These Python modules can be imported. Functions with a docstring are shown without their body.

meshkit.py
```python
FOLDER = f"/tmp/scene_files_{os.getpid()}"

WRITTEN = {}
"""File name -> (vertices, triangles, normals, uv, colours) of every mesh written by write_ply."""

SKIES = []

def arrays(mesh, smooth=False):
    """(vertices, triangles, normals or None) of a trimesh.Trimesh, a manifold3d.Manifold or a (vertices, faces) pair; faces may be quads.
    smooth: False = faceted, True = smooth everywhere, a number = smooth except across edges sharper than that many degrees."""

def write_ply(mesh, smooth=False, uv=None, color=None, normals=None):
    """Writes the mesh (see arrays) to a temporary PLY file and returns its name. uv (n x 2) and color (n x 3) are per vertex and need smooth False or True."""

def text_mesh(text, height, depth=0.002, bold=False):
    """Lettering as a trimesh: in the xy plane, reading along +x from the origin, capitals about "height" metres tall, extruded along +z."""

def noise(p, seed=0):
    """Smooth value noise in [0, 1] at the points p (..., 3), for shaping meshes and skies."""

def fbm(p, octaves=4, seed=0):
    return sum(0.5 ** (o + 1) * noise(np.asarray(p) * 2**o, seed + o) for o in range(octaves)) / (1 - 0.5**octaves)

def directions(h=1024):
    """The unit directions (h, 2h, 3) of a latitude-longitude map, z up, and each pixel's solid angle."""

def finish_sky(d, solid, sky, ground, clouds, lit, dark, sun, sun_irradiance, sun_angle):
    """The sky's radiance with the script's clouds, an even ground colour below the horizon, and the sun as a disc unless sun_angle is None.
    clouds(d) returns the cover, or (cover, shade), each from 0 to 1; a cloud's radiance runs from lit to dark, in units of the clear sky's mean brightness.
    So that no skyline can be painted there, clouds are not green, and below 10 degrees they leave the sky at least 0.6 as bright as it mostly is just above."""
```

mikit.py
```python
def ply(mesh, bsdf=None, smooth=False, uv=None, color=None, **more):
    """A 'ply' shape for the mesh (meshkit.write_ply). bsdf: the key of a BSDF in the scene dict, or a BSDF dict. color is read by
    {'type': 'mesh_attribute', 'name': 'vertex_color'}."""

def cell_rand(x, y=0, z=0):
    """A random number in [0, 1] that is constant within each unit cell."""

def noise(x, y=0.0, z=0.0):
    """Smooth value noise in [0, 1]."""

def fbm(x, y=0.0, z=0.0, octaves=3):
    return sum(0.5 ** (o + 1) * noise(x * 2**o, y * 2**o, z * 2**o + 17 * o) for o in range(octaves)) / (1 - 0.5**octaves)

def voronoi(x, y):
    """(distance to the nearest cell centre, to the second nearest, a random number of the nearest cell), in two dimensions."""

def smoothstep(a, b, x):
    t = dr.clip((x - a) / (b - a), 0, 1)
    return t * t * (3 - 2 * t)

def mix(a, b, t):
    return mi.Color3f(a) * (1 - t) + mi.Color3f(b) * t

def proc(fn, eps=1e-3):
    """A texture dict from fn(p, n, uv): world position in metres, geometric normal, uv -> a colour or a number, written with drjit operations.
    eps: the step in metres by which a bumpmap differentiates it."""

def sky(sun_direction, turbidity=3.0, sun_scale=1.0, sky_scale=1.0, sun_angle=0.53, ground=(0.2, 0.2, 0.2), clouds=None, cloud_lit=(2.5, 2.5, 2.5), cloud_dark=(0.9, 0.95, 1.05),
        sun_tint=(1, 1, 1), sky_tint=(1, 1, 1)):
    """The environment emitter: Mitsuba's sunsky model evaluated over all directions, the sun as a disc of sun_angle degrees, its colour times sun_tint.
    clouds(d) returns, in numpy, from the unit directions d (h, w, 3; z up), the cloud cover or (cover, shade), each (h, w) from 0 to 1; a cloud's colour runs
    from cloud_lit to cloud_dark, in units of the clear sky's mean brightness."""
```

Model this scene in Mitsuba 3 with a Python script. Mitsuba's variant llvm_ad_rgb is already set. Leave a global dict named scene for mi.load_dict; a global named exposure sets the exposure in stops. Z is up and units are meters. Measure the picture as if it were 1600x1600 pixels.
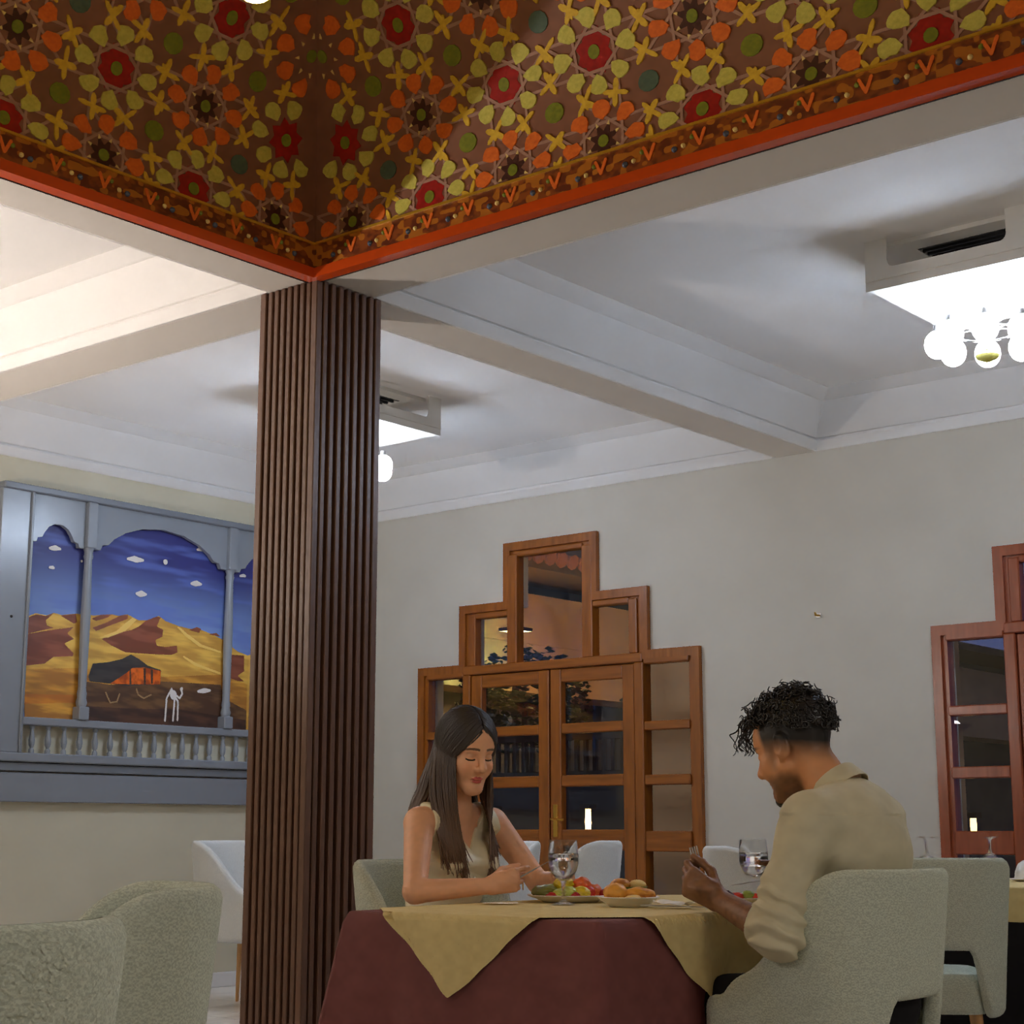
import math, numpy as np, trimesh, mitsuba as mi, drjit as dr, mikit, meshkit
from shapely.geometry import Polygon, LineString, Point, box as sbox
from shapely import affinity, union_all
T = mi.ScalarTransform4f
PI = math.pi
scene, labels = {}, {}

# ------------------------------------------------------------------ camera, sky, exposure
_yaw, _pit = math.radians(39.6), math.radians(10.84)
HEAD = np.array([-math.sin(_yaw), math.cos(_yaw), 0.0]); RIGHT = np.array([math.cos(_yaw), math.sin(_yaw), 0.0])
EYE = np.array([0, 0, 0.96]); FWD = HEAD * math.cos(_pit) + np.array([0, 0, math.sin(_pit)])
scene['camera'] = {'type': 'perspective', 'fov': 2 * math.degrees(math.atan(800 / 2600)), 'fov_axis': 'x', 'near_clip': 0.05, 'far_clip': 200,
                   'to_world': T().look_at(origin=EYE.tolist(), target=(EYE + FWD).tolist(), up=[0, 0, 1])}
scene['dusk_sky'] = {'type': 'constant', 'radiance': {'type': 'rgb', 'value': [0.045, 0.06, 0.15]}, 'sampling_weight': 0.5}
exposure = 0.0
COOL, WARM, AMBER = (0.77, 0.93, 1.19), (1.0, 0.89, 0.82), (1.0, 0.66, 0.12)
L_COOL, L_FRONT, L_TORCH, L_DOME = 48.0, 41.0, 1900.0, 15.0

# ------------------------------------------------------------------ helpers
rng = np.random.default_rng(7)
used = {}
def numbered(n):
    k = used.get(n, 0); used[n] = k + 1
    return n if k == 0 else f'{n}_{k:03d}'
def tag(key, label, cat=None, group=None, kind=None):
    d = {}
    if label: d['label'] = label
    if cat: d['category'] = cat
    if group: d['group'] = group
    if kind: d['kind'] = kind
    labels[key] = d
    return key
def new(name, label, cat, group=None): return tag(numbered(name), label, cat, group)
def add(key, mesh, bsdf, smooth=False, label=None, kind=None, **kw):
    scene[key] = mikit.ply(mesh, bsdf, smooth, **kw)
    if label or kind: tag(key, label, kind=kind)
    return key
def part(parent, name, mesh, bsdf, smooth=False, label=None, kind=None, **kw):
    return add(numbered(parent + '__' + name), mesh, bsdf, smooth, label, kind, **kw)
def cat(*ms):
    ms = [m for x in ms for m in (x if isinstance(x, (list, tuple)) else [x])]
    return trimesh.util.concatenate(ms)
def bx(x0, x1, y0, y1, z0, z1, bev=0.0):
    lo, hi = np.minimum([x0, y0, z0], [x1, y1, z1]), np.maximum([x0, y0, z0], [x1, y1, z1])
    if bev <= 0:
        m = trimesh.creation.box(hi - lo); m.apply_translation((lo + hi) / 2); return m
    b = min(bev, (hi - lo).min() * .45)
    pts = []
    for sx in (0, 1):
        for sy in (0, 1):
            for sz in (0, 1):
                c = np.where([sx, sy, sz], hi, lo); s = np.where([sx, sy, sz], -1, 1)
                for k in range(3):
                    o = np.full(3, b); o[k] = 0; pts.append(c + s * o)
    return trimesh.convex.convex_hull(np.array(pts))
def frame_from(d):
    d = np.asarray(d, float) / np.linalg.norm(d)
    a = np.cross(d, [0, 0, 1] if abs(d[2]) < .9 else [1, 0, 0]); a /= np.linalg.norm(a)
    return a, np.cross(d, a), d
def tube(path, r, n=8, cap=True):
    P = np.asarray(path, float); r = np.broadcast_to(r, len(P))
    tan = np.gradient(P, axis=0); tan /= np.linalg.norm(tan, axis=1, keepdims=True) + 1e-12
    a = frame_from(tan[0])[0]; V = []
    for i in range(len(P)):
        a = a - tan[i] * (a @ tan[i]); a /= np.linalg.norm(a) + 1e-12; b = np.cross(tan[i], a)
        th = np.arange(n) * 2 * PI / n
        V.append(P[i] + r[i] * (np.cos(th)[:, None] * a + np.sin(th)[:, None] * b))
    V = np.vstack(V); F = []
    for i in range(len(P) - 1):
        k = np.arange(n); j = (k + 1) % n
        F += [np.stack([i * n + k, i * n + j, (i + 1) * n + j], 1), np.stack([i * n + k, (i + 1) * n + j, (i + 1) * n + k], 1)]
    if cap:
        e = len(V); V = np.vstack([V, P[0], P[-1]]); k = np.arange(n); j = (k + 1) % n; o = (len(P) - 1) * n
        F += [np.stack([j, k, k * 0 + e], 1), np.stack([o + k, o + j, k * 0 + e + 1], 1)]
    return trimesh.Trimesh(V, np.vstack(F), process=False)
def lathe(prof, n=32, at=(0, 0, 0)):
    m = trimesh.creation.revolve(np.array(prof, float), sections=n); m.apply_translation(at); return m
def prism(poly, h, z0=0.0):
    geoms = getattr(poly, 'geoms', [poly]); out = []
    for g in geoms:
        if g.area > 1e-9:
            m = trimesh.creation.extrude_polygon(g, h, engine='earcut'); m.apply_translation([0, 0, z0]); out.append(m)
    return cat(out)
def on_xz(m, y):      # prism plane (x,z), thickness towards -y, from y
    v = m.vertices.copy(); m.vertices = np.stack([v[:, 0], y - v[:, 2], v[:, 1]], 1); m.fix_normals(); return m
def on_yz(m, x):      # prism plane (y,z), thickness towards +x, from x
    v = m.vertices.copy(); m.vertices = np.stack([x + v[:, 2], v[:, 0], v[:, 1]], 1); m.fix_normals(); return m
def ball(c, r, sub=2, s=(1, 1, 1)):
    m = trimesh.creation.icosphere(subdivisions=sub, radius=1.0); m.apply_scale(np.array(s) * r); m.apply_translation(c); return m
def lump(c, r, s=(1, 1, 1), seed=0, amp=.18, freq=2.2, sub=2, rot=None):
    m = trimesh.creation.icosphere(subdivisions=sub, radius=1.0)
    m.vertices *= (1 + amp * (meshkit.fbm(m.vertices * freq + seed * 7.3, 3, seed)[:, None] - .5) * 2)
    m.apply_scale(np.array(s) * r)
    if rot is not None: m.apply_transform(trimesh.transformations.rotation_matrix(rot[0], rot[1]))
    m.apply_translation(c); return m

# ------------------------------------------------------------------ implicit surfaces (blockwise surface nets)
def implicit(fn, lo, hi, h, B=10):
    lo = np.array(lo, float); nb = np.ceil((np.array(hi) - lo) / (h * B)).astype(int)
    bi = np.stack(np.meshgrid(*[np.arange(k) for k in nb], indexing='ij'), -1).reshape(-1, 3)
    c = lo + (bi + .5) * B * h
    bi = bi[np.abs(fn(c)) < B * h * .5 * 1.7321 * 1.4 + 3 * h]
    g = np.stack(np.meshgrid(*[np.arange(B + 1)] * 3, indexing='ij'), -1).reshape(-1, 3)
    S = nb * B + 2
    key = lambda q: (q[..., 0] * S[1] + q[..., 1]) * S[2] + q[..., 2]
    K, V, E = [], [], []
    for s in range(0, len(bi), 900):
        b = bi[s:s + 900]
        P = b[:, None] * B + g[None]
        val = fn((lo + P.reshape(-1, 3) * h)).reshape(-1, B + 1, B + 1, B + 1)
        acc, cnt = np.zeros(val.shape[:1] + (B, B, B, 3)), np.zeros(val.shape[:1] + (B, B, B))
        cr = [(i, j, k) for i in (0, 1) for j in (0, 1) for k in (0, 1)]
        cv = {q: val[:, q[0]:q[0] + B, q[1]:q[1] + B, q[2]:q[2] + B] for q in cr}
        for q in cr:
            for ax in range(3):
                if q[ax] == 0:
                    w = list(q); w[ax] = 1; a, d = cv[q], cv[tuple(w)]
                    m = (a < 0) != (d < 0); t = np.where(m, a / np.where(m, a - d, 1), 0)
                    for kk in range(3): acc[..., kk] += np.where(m, q[kk] + (t if kk == ax else 0), 0)
                    cnt += m
        n, i, j, k = np.nonzero(cnt)
        cell = b[n] * B + np.stack([i, j, k], 1)
        K.append(key(cell)); V.append(lo + h * (cell + acc[n, i, j, k] / cnt[n, i, j, k][:, None]))
        for ax in range(3):
            w = [0, 0, 0]; w[ax] = 1; a, d = cv[0, 0, 0], cv[tuple(w)]
            n, i, j, k = np.nonzero((a < 0) != (d < 0))
            E.append((ax, b[n] * B + np.stack([i, j, k], 1), a[n, i, j, k] < 0))
    K, V = np.concatenate(K), np.concatenate(V); o = np.argsort(K); K, V = K[o], V[o]; F = []
    for ax, p, ins in E:
        ok = np.all(p > 0, 1); p, ins = p[ok], ins[ok]
        u, v = [(1, 2), (2, 0), (0, 1)][ax]; du, dv = np.eye(3, dtype=int)[u], np.eye(3, dtype=int)[v]
        ids = [np.searchsorted(K, key(p - du * x - dv * y)) for x, y in ((1, 1), (0, 1), (0, 0), (1, 0))]
        good = np.all([(q < len(K)) for q in ids], 0); ids = [np.where(good, q, 0) for q in ids]
        good &= np.all([K[q] == key(p - du * x - dv * y) for q, (x, y) in zip(ids, ((1, 1), (0, 1), (0, 0), (1, 0)))], 0)
        q = np.stack(ids, 1)[good]; q = np.where(ins[good][:, None], q, q[:, ::-1])
        F += [q[:, [0, 1, 2]], q[:, [0, 2, 3]]]
    return trimesh.Trimesh(V, np.vstack(F), process=False)
def nrm(q): return np.sqrt(np.einsum('ij,ij->i', q, q))
def smin(a, b, k):
    h = np.clip(.5 + .5 * (b - a) / k, 0, 1); return b + (a - b) * h - k * h * (1 - h)
def smax(a, b, k): return -smin(-a, -b, k)
def cone(p, a, b, ra, rb):
    a, b = np.asarray(a, float), np.asarray(b, float); ab = b - a; q = p - a
    t = np.clip(q @ ab / (ab @ ab), 0, 1)
    return nrm(q - t[:, None] * ab) - (ra + (rb - ra) * t)
def ell(p, c, r, R=None):
    q = p - np.asarray(c, float)
    if R is not None: q = q @ R
    r = np.asarray(r, float); q = q / r; k0 = nrm(q); k1 = nrm(q / r) + 1e-9
    return k0 * (k0 - 1) / k1

# ------------------------------------------------------------------ materials
def rgb(*c): return {'type': 'rgb', 'value': [float(x) for x in c]}
def S(*c):  # from sRGB 0..255
    c = np.array(c) / 255.; return tuple(np.where(c < .04045, c / 12.92, ((c + .055) / 1.055) ** 2.4).tolist())
def mat(key, col, rough=.6, spec=.5, metallic=0., bump=None, **kw):
    d = {'type': 'principled', 'base_color': col if isinstance(col, dict) else rgb(*col), 'roughness': rough, 'specular': spec, 'metallic': metallic, **kw}
    if bump: d = {'type': 'bumpmap', 'arbitrary': mikit.proc(bump[0], bump[2] if len(bump) > 2 else 1e-3), 'scale': bump[1], 'bsdf': d}
    scene[key] = {'type': 'twosided', 'bsdf': d}
    return key
def proc(fn): return mikit.proc(fn)
N, FB, MIX, SS = mikit.noise, mikit.fbm, mikit.mix, mikit.smoothstep
def mottled(a, b, f, oct=3): return proc(lambda p, n, uv: MIX(a, b, FB(p.x * f, p.y * f, p.z * f, oct)))
mat('m_wall', mottled(S(198, 192, 180), S(189, 183, 171), 3.0), .85, .2)
mat('m_wall_left', mottled(S(206, 200, 178), S(197, 190, 167), 3.0), .85, .2)
mat('m_white', mottled(S(226, 224, 221), S(216, 214, 212), 2.0), .8, .25)
mat('m_soffit', S(214, 208, 200), .8, .2)
mat('m_floor', proc(lambda p, n, uv: MIX(S(205, 200, 192), S(176, 168, 158), SS(.45, .7, FB(p.x * 1.7, p.y * 1.7, 0, 4)))), .25, .5)
mat('m_tile_joint', S(120, 114, 106), .8, .2)
def slatwood(p, n, uv): return MIX(S(104, 72, 54), S(72, 48, 36), FB(p.x * 60, p.y * 60, p.z * 3, 3))
mat('m_slat', proc(slatwood), .42, .5)
mat('m_slat_dark', S(38, 27, 22), .7, .3)
def doorwood(p, n, uv): return MIX(S(152, 86, 24), S(102, 54, 15), FB(p.x * 40, p.y * 40, p.z * 4, 3))
mat('m_door', proc(doorwood), .3, .5)
mat('m_doorx', proc(lambda p, n, uv: MIX(S(152, 86, 24), S(102, 54, 15), FB(p.x * 4, p.y * 40, p.z * 40, 3))), .3, .5)
def redwood(p, n, uv): return MIX(S(150, 76, 44), S(104, 46, 26), FB(p.x * 40, p.y * 40, p.z * 4, 3))
mat('m_door_red', proc(redwood), .22, .6)
scene['m_glass'] = {'type': 'thindielectric', 'int_ior': 1.5}
scene['m_crystal'] = {'type': 'dielectric', 'int_ior': 1.5}
scene['m_water'] = {'type': 'dielectric', 'int_ior': 1.33}
mat('m_grey', S(128, 134, 142), .28, .5)
mat('m_grey_edge', S(110, 116, 124), .35, .5)
mat('m_hole', S(24, 22, 22), .7)
mat('m_steel', S(205, 205, 208), .22, .5, 1.)
mat('m_brass', S(214, 170, 80), .25, .5, 1.)
mat('m_fixture', S(222, 220, 214), .45, .4)
mat('m_grille', S(40, 40, 42), .6, .3)
mat('m_oak', mottled(S(206, 160, 104), S(176, 126, 74), 18.), .45)
def nub(p, n, uv): return FB(p.x * 260, p.y * 260, p.z * 260, 2)
def boucle(a, b): return proc(lambda p, n, uv: MIX(a, b, SS(.3, .7, FB(p.x * 330 + 3, p.y * 330, p.z * 330, 2))))
mat('m_boucle', boucle(S(180, 187, 172), S(207, 213, 198)), .9, .15, bump=(nub, .006), sheen=.4)
mat('m_boucle_white', boucle(S(208, 210, 208), S(218, 220, 218)), .9, .15, bump=(nub, .002), sheen=.3)
weave = lambda p, n, uv: N(p.x * 300, p.y * 300, p.z * 300) + .8 * FB(p.x * 14, p.y * 14, p.z * 14, 2)
mat('m_burgundy', proc(lambda p, n, uv: MIX(S(114, 68, 66), S(96, 56, 54), FB(p.x * 30, p.y * 30, p.z * 30, 3))), .85, .2, bump=(weave, .002), sheen=.3)
mat('m_beige', proc(lambda p, n, uv: MIX(S(214, 196, 142), S(196, 176, 122), FB(p.x * 40, p.y * 40, p.z * 40, 3))), .8, .2, bump=(weave, .002), sheen=.3)
mat('m_black_cloth', S(26, 25, 27), .9, .1)
mat('m_porcelain', S(232, 230, 224), .15, .6)
mat('m_paper', S(238, 236, 232), .85, .2)
for k, c in dict(lettuce=(150, 170, 60), lime=(196, 206, 90), lemon=(236, 206, 40), tomato=(214, 50, 26), melon=(240, 110, 50), cherry=(180, 24, 22), purple=(70, 26, 40), olive=(120, 120, 40)).items():
    mat('m_' + k, mottled(S(*c), S(*[x * .8 for x in c]), 90.), .35, .5)
mat('m_crust', proc(lambda p, n, uv: MIX(S(226, 160, 62), S(176, 104, 34), SS(.35, .7, FB(p.x * 45, p.y * 45, p.z * 45, 3)))), .5, .4)
mat('m_crumb', mottled(S(236, 212, 150), S(214, 180, 112), 70.), .8, .2)
# painted vault
mat('m_vault', proc(lambda p, n, uv: MIX(S(138, 92, 72), S(112, 74, 54), FB(p.x * 20, p.y * 20, p.z * 20, 3))), .5, .4)
mat('m_strap', mottled(S(176, 138, 120), S(152, 116, 102), 30.), .5, .4)
mat('m_vred', mottled(S(168, 26, 18), S(130, 22, 16), 50.), .45, .4)
mat('m_vyellow', proc(lambda p, n, uv: MIX(S(230, 196, 66), S(200, 160, 44), FB(p.x * 90, p.y * 90, p.z * 90, 3))), .45, .4)
mat('m_vgreen', proc(lambda p, n, uv: MIX(S(216, 208, 110), S(178, 176, 66), FB(p.x * 90, p.y * 90, p.z * 90, 3))), .45, .4)
mat('m_vorange', proc(lambda p, n, uv: MIX(S(232, 124, 46), S(204, 88, 30), FB(p.x * 90, p.y * 90, p.z * 90, 3))), .45, .4)
mat('m_vmedal', mottled(S(132, 136, 34), S(96, 110, 34), 80.), .45, .4)
mat('m_vteal', mottled(S(84, 104, 84), S(62, 84, 74), 80.), .45, .4)
mat('m_vdark', S(64, 30, 20), .5, .4)
mat('m_vcream', S(226, 204, 130), .45, .4)
mat('m_vblue', S(74, 84, 104), .3, .5)
def frieze(p, n, uv):
    a = FB(p.x * 26, p.y * 26, p.z * 30, 3)
    c = MIX(S(128, 62, 18), S(94, 38, 14), SS(.4, .6, a))
    return MIX(c, S(178, 108, 30), SS(.56, .6, N(p.x * 34 + 9, p.y * 34, p.z * 40)) * .8)
mat('m_frieze', proc(frieze), .4, .5)
mat('m_vtrim', S(186, 66, 18), .25, .6)
mat('m_gold', S(214, 170, 52), .35, .5, .6)

# ------------------------------------------------------------------ the room
HB, HC = 3.10, 3.40            # beam soffit, ceiling
XL, YB, XR, YF = -8.28, 8.30, 3.4, -3.6
BX, BY = [(-4.86, -4.604), (-.86, -.57)], [(4.35, 4.65), (.40, .70)]
DX0, DX1, DY0, DY1 = -4.60, -.83, .67, 4.335      # vault opening
def struct(key, label=None): return tag(key, label, kind='structure')
add('floor', bx(XL - .2, XR + .2, YF - .2, YB + .2, -.1, -.004), 'm_tile_joint'); struct('floor', 'pale polished stone floor')
for i in range(20):
    for j in range(20):
        x, y = XL + i * .6, YF + j * .6
        if x > -8.4 and x < -1.5 and y > 3 and y < 8.3: part('floor', 'tile', bx(x + .002, min(x + .598, XR), y + .002, min(y + .598, YB), -.02, 0), 'm_floor')
part('floor', 'tile_field', cat(bx(-1.68 + .002, XR, YF, YB, -.02, 0), bx(XL, -1.68, YF, 3.0 - .002, -.02, 0)), 'm_floor')
D1, D2 = -6.543, -2.80        # door centres
STEP = [(1.124, 2.032), (.757, 2.424), (.375, 2.807)]
def stepped(cx, grow=0.0, z0=0.0):
    a, b, c = STEP; g = grow
    return Polygon([(cx - a[0] - g, z0), (cx - a[0] - g, a[1] + g), (cx - b[0] - g, a[1] + g), (cx - b[0] - g, b[1] + g), (cx - c[0] - g, b[1] + g), (cx - c[0] - g, c[1] + g),
                    (cx + c[0] + g, c[1] + g), (cx + c[0] + g, b[1] + g), (cx + b[0] + g, b[1] + g), (cx + b[0] + g, a[1] + g), (cx + a[0] + g, a[1] + g), (cx + a[0] + g, z0)])
wallp = sbox(XL, 0, XR, 3.6).difference(stepped(D1, -.01, -1)).difference(stepped(D2, -.01, -1))
w = on_xz(prism(wallp, .22), YB + .22); add('wall_back', w, 'm_wall'); struct('wall_back', 'cream plastered wall with the stepped glazed doors')
add('wall_left', bx(XL - .2, XL, YF, YB + .2, 0, 3.6), 'm_wall_left'); struct('wall_left', 'cream plastered wall behind the desert painting')
add('wall_front', bx(XL, XR, YF - .2, YF, 0, 3.6), 'm_wall'); struct('wall_front')
add('wall_right', bx(XR, XR + .2, YF, YB, 0, 3.6), 'm_wall'); struct('wall_right')
# ceiling slab with the vault opening, beams and crown mouldings
slab = sbox(XL - .2, YF - .2, XR + .2, YB + .2).difference(sbox(DX0, DY0, DX1, DY1))
add('ceiling', prism(slab, .12, HC), 'm_white'); struct('ceiling', 'white coffered ceiling')
def beam(x0, x1, y0, y1): part('ceiling', 'beam', bx(x0, x1, y0, y1, HB, HC + .01), 'm_soffit')
ys = [YF, BY[1][0], BY[1][1], BY[0][0], BY[0][1], YB]; xs = [XL, BX[0][0], BX[0][1], BX[1][0], BX[1][1], XR]
for a, b in BX: beam(a, b, YF, YB)
for a, b in BY:
    for i in (0, 2, 4): beam(xs[i], xs[i + 1], a, b)
CROWN = [(0, 0), (.014, 0), (.034, .05), (.034, .054), (.010, .056), (.010, .070), (.026, .072), (.05, .115), (.09, .18), (.128, .252), (.145, .256), (.205, .292), (.215, .3), (0, .3)]
def crown(x0, x1, y0, y1):
    o = np.array(CROWN)
    for e, (p, q, n) in enumerate([((x0, y0), (x1, y0), (0, 1)), ((x1, y0), (x1, y1), (-1, 0)), ((x1, y1), (x0, y1), (0, -1)), ((x0, y1), (x0, y0), (1, 0))]):
        p, q, n = np.array(p), np.array(q), np.array(n); t = (q - p) / np.linalg.norm(q - p); V = []
        for end, s in ((p, 1), (q, -1)):
            for a, h in o: V.append([*(end + n * a + t * s * a), HB + h])
        m = len(o); F = []
        for k in range(m - 1): F += [[k, m + k, m + k + 1], [k, m + k + 1, k + 1]]
        part('ceiling', 'crown_moulding', (np.array(V), np.array(F)), 'm_white', 20)
for i in (0, 2, 4):
    for j in (0, 2, 4):
        if (i, j) != (2, 2): crown(xs[i], xs[i + 1], ys[j], ys[j + 1])
for k, (x0, x1, y0, y1) in enumerate([(XL, D1 - 1.2, YB - .015, YB), (D1 + 1.2, D2 - 1.2, YB - .015, YB), (D2 + 1.2, XR, YB - .015, YB), (XL, XL + .015, YF, YB)]):
    nm = ['baseboard_back', 'baseboard_back_001', 'baseboard_back_002', 'baseboard_left'][k]
    add(nm, bx(x0, x1, y0, y1, 0, .09, .004), 'm_white'); struct(nm)

# ------------------------------------------------------------------ slatted column
CX0, CX1, CY0, CY1 = -4.912, -4.582, 4.336, 4.70
col = new('column', 'square column clad in narrow dark brown wooden slats under the painted vault corner', 'column')
part(col, 'core', bx(CX0 + .03, CX1 - .03, CY0 + .03, CY1 - .03, 0, HB - .004), 'm_slat_dark')
for cx in (CX0 + .016, CX1 - .016):
    for cy in (CY0 + .016, CY1 - .016): part(col, 'corner_slat', bx(cx - .016, cx + .016, cy - .016, cy + .016, 0, HB - .002, .003), 'm_slat', 20)
for k in range(7):
    x = CX0 + .054 + k * (CX1 - CX0 - .108) / 6; y = CY0 + .054 + k * (CY1 - CY0 - .108) / 6
    for yy in (CY0 + .004, CY1 - .026): part(col, 'slat', bx(x - .012, x + .012, yy, yy + .024, 0, HB - .002, .003), 'm_slat', 20)
    for xx in (CX0 + .004, CX1 - .026): part(col, 'slat', bx(xx, xx + .024, y - .012, y + .012, 0, HB - .002, .003), 'm_slat', 20)

# ------------------------------------------------------------------ painted vault
ZT, ZS = HB, 3.235                       # bottom of the frame, springing line
A_IN, B_UP = (DX1 - DX0) / 2, 1.55
def vault_point(wall, s, t, d=0.0):
    """wall 0: x = DX0 side, s runs from the column corner along -y; wall 1: y = DY1 side, s runs along +x. t: height above the spring, d: relief."""
    tt = np.clip(t / B_UP, 0, .9999); inn = A_IN * (1 - np.sqrt(1 - tt ** 2)) ; sl = A_IN * tt / np.sqrt(1 - tt ** 2) / B_UP
    nn = np.sqrt(1 + sl ** 2); o = inn + d / nn; z = ZS + t - d * sl / nn
    if wall == 0: return np.stack([DX0 + o, DY1 - s, z], -1)
    if wall == 1: return np.stack([DX0 + s, DY1 - o, z], -1)
    if wall == 2: return np.stack([DX1 - o, DY1 - s, z], -1)
    return np.stack([DX0 + s, DY0 + o, z], -1)
vault = new('painted_vault', 'painted ceiling vault with star and flower ornament inside a red frame', 'vault'); labels[vault]['kind'] = 'structure'
LX, LY = DX1 - DX0, DY1 - DY0
for wl in range(4):
    V, F = [], []; Lh = LY if wl in (0, 2) else LX
    ts = np.sin(np.linspace(0, PI / 2, 26)) * B_UP * .9995; ns = 24
    for t in ts:
        inn = A_IN * (1 - math.sqrt(1 - min(t / B_UP, .9999) ** 2)) * (Lh / 2 / A_IN)
        V.append(vault_point(wl, np.linspace(inn, Lh - inn, ns), np.full(ns, t)))
    V = np.vstack(V)
    for i in range(len(ts) - 1):
        for j in range(ns - 1): a = i * ns + j; F += [[a, a + 1, a + ns + 1], [a, a + ns + 1, a + ns]]
    part(vault, 'shell', (V, np.array(F)), 'm_vault', True)
for nm, z0, z1, dep, mt in (('red_trim', ZT - .012, ZT + .028, .03, 'm_vtrim'), ('frieze', ZT + .028, ZS - .006, .012, 'm_frieze'), ('gold_fillet', ZS - .006, ZS + .003, .02, 'm_gold')):
    part(vault, nm, bx(DX0 - .03, DX0 + dep, DY0, DY1, z0, z1), mt); part(vault, nm, bx(DX0, DX1, DY1 - dep, DY1 + .02, z0, z1), mt)
    part(vault, nm, bx(DX1 - dep, DX1 + .02, DY0, DY1, z0, z1), mt); part(vault, nm, bx(DX0, DX1, DY0 - .02, DY0 + dep, z0, z1), mt)
part(vault, 'steel_edge', cat(bx(DX0 - .034, DX0 - .028, DY0, DY1, ZT - .014, ZT - .001), bx(DX0, DX1, DY1 + .02, DY1 + .026, ZT - .014, ZT - .001)), 'm_slat_dark')
# motifs drawn in (s,t), laid on the curved face
def leaf(r0, r1, w, jag, seed):
    g = np.random.default_rng(seed); L = r1 - r0
    pr = [(0, 0), (.25, .36), (.5, .48), (.75, .5), (.92, .34), (1., .1)]
    up = [(r0 + a * L, b * w + g.normal(0, jag)) for a, b in pr]; dn = [(r0 + a * L, -b * w + g.normal(0, jag)) for a, b in pr[::-1][:-1]]
    return Polygon(up + dn).buffer(0)
def cross(seed):
    g = np.random.default_rng(seed); out = []
    for k, (ang, l, w) in enumerate([(0, .05, .016), (88, .046, .02), (180, .056, .015), (272, .044, .02), (40, .03, .014)]):
        a = math.radians(ang + g.normal(0, 7)); l *= g.uniform(.9, 1.12)
        out.append(affinity.translate(affinity.rotate(affinity.scale(Point(0, 0).buffer(1, 4), l * .56, w * .62), math.degrees(a)), l * .5 * math.cos(a), l * .5 * math.sin(a)))
    return union_all(out).simplify(.002)
def star(n, R, r): return Polygon([((R if k % 2 == 0 else r) * math.cos(k * PI / n), (R if k % 2 == 0 else r) * math.sin(k * PI / n)) for k in range(2 * n)])
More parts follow.
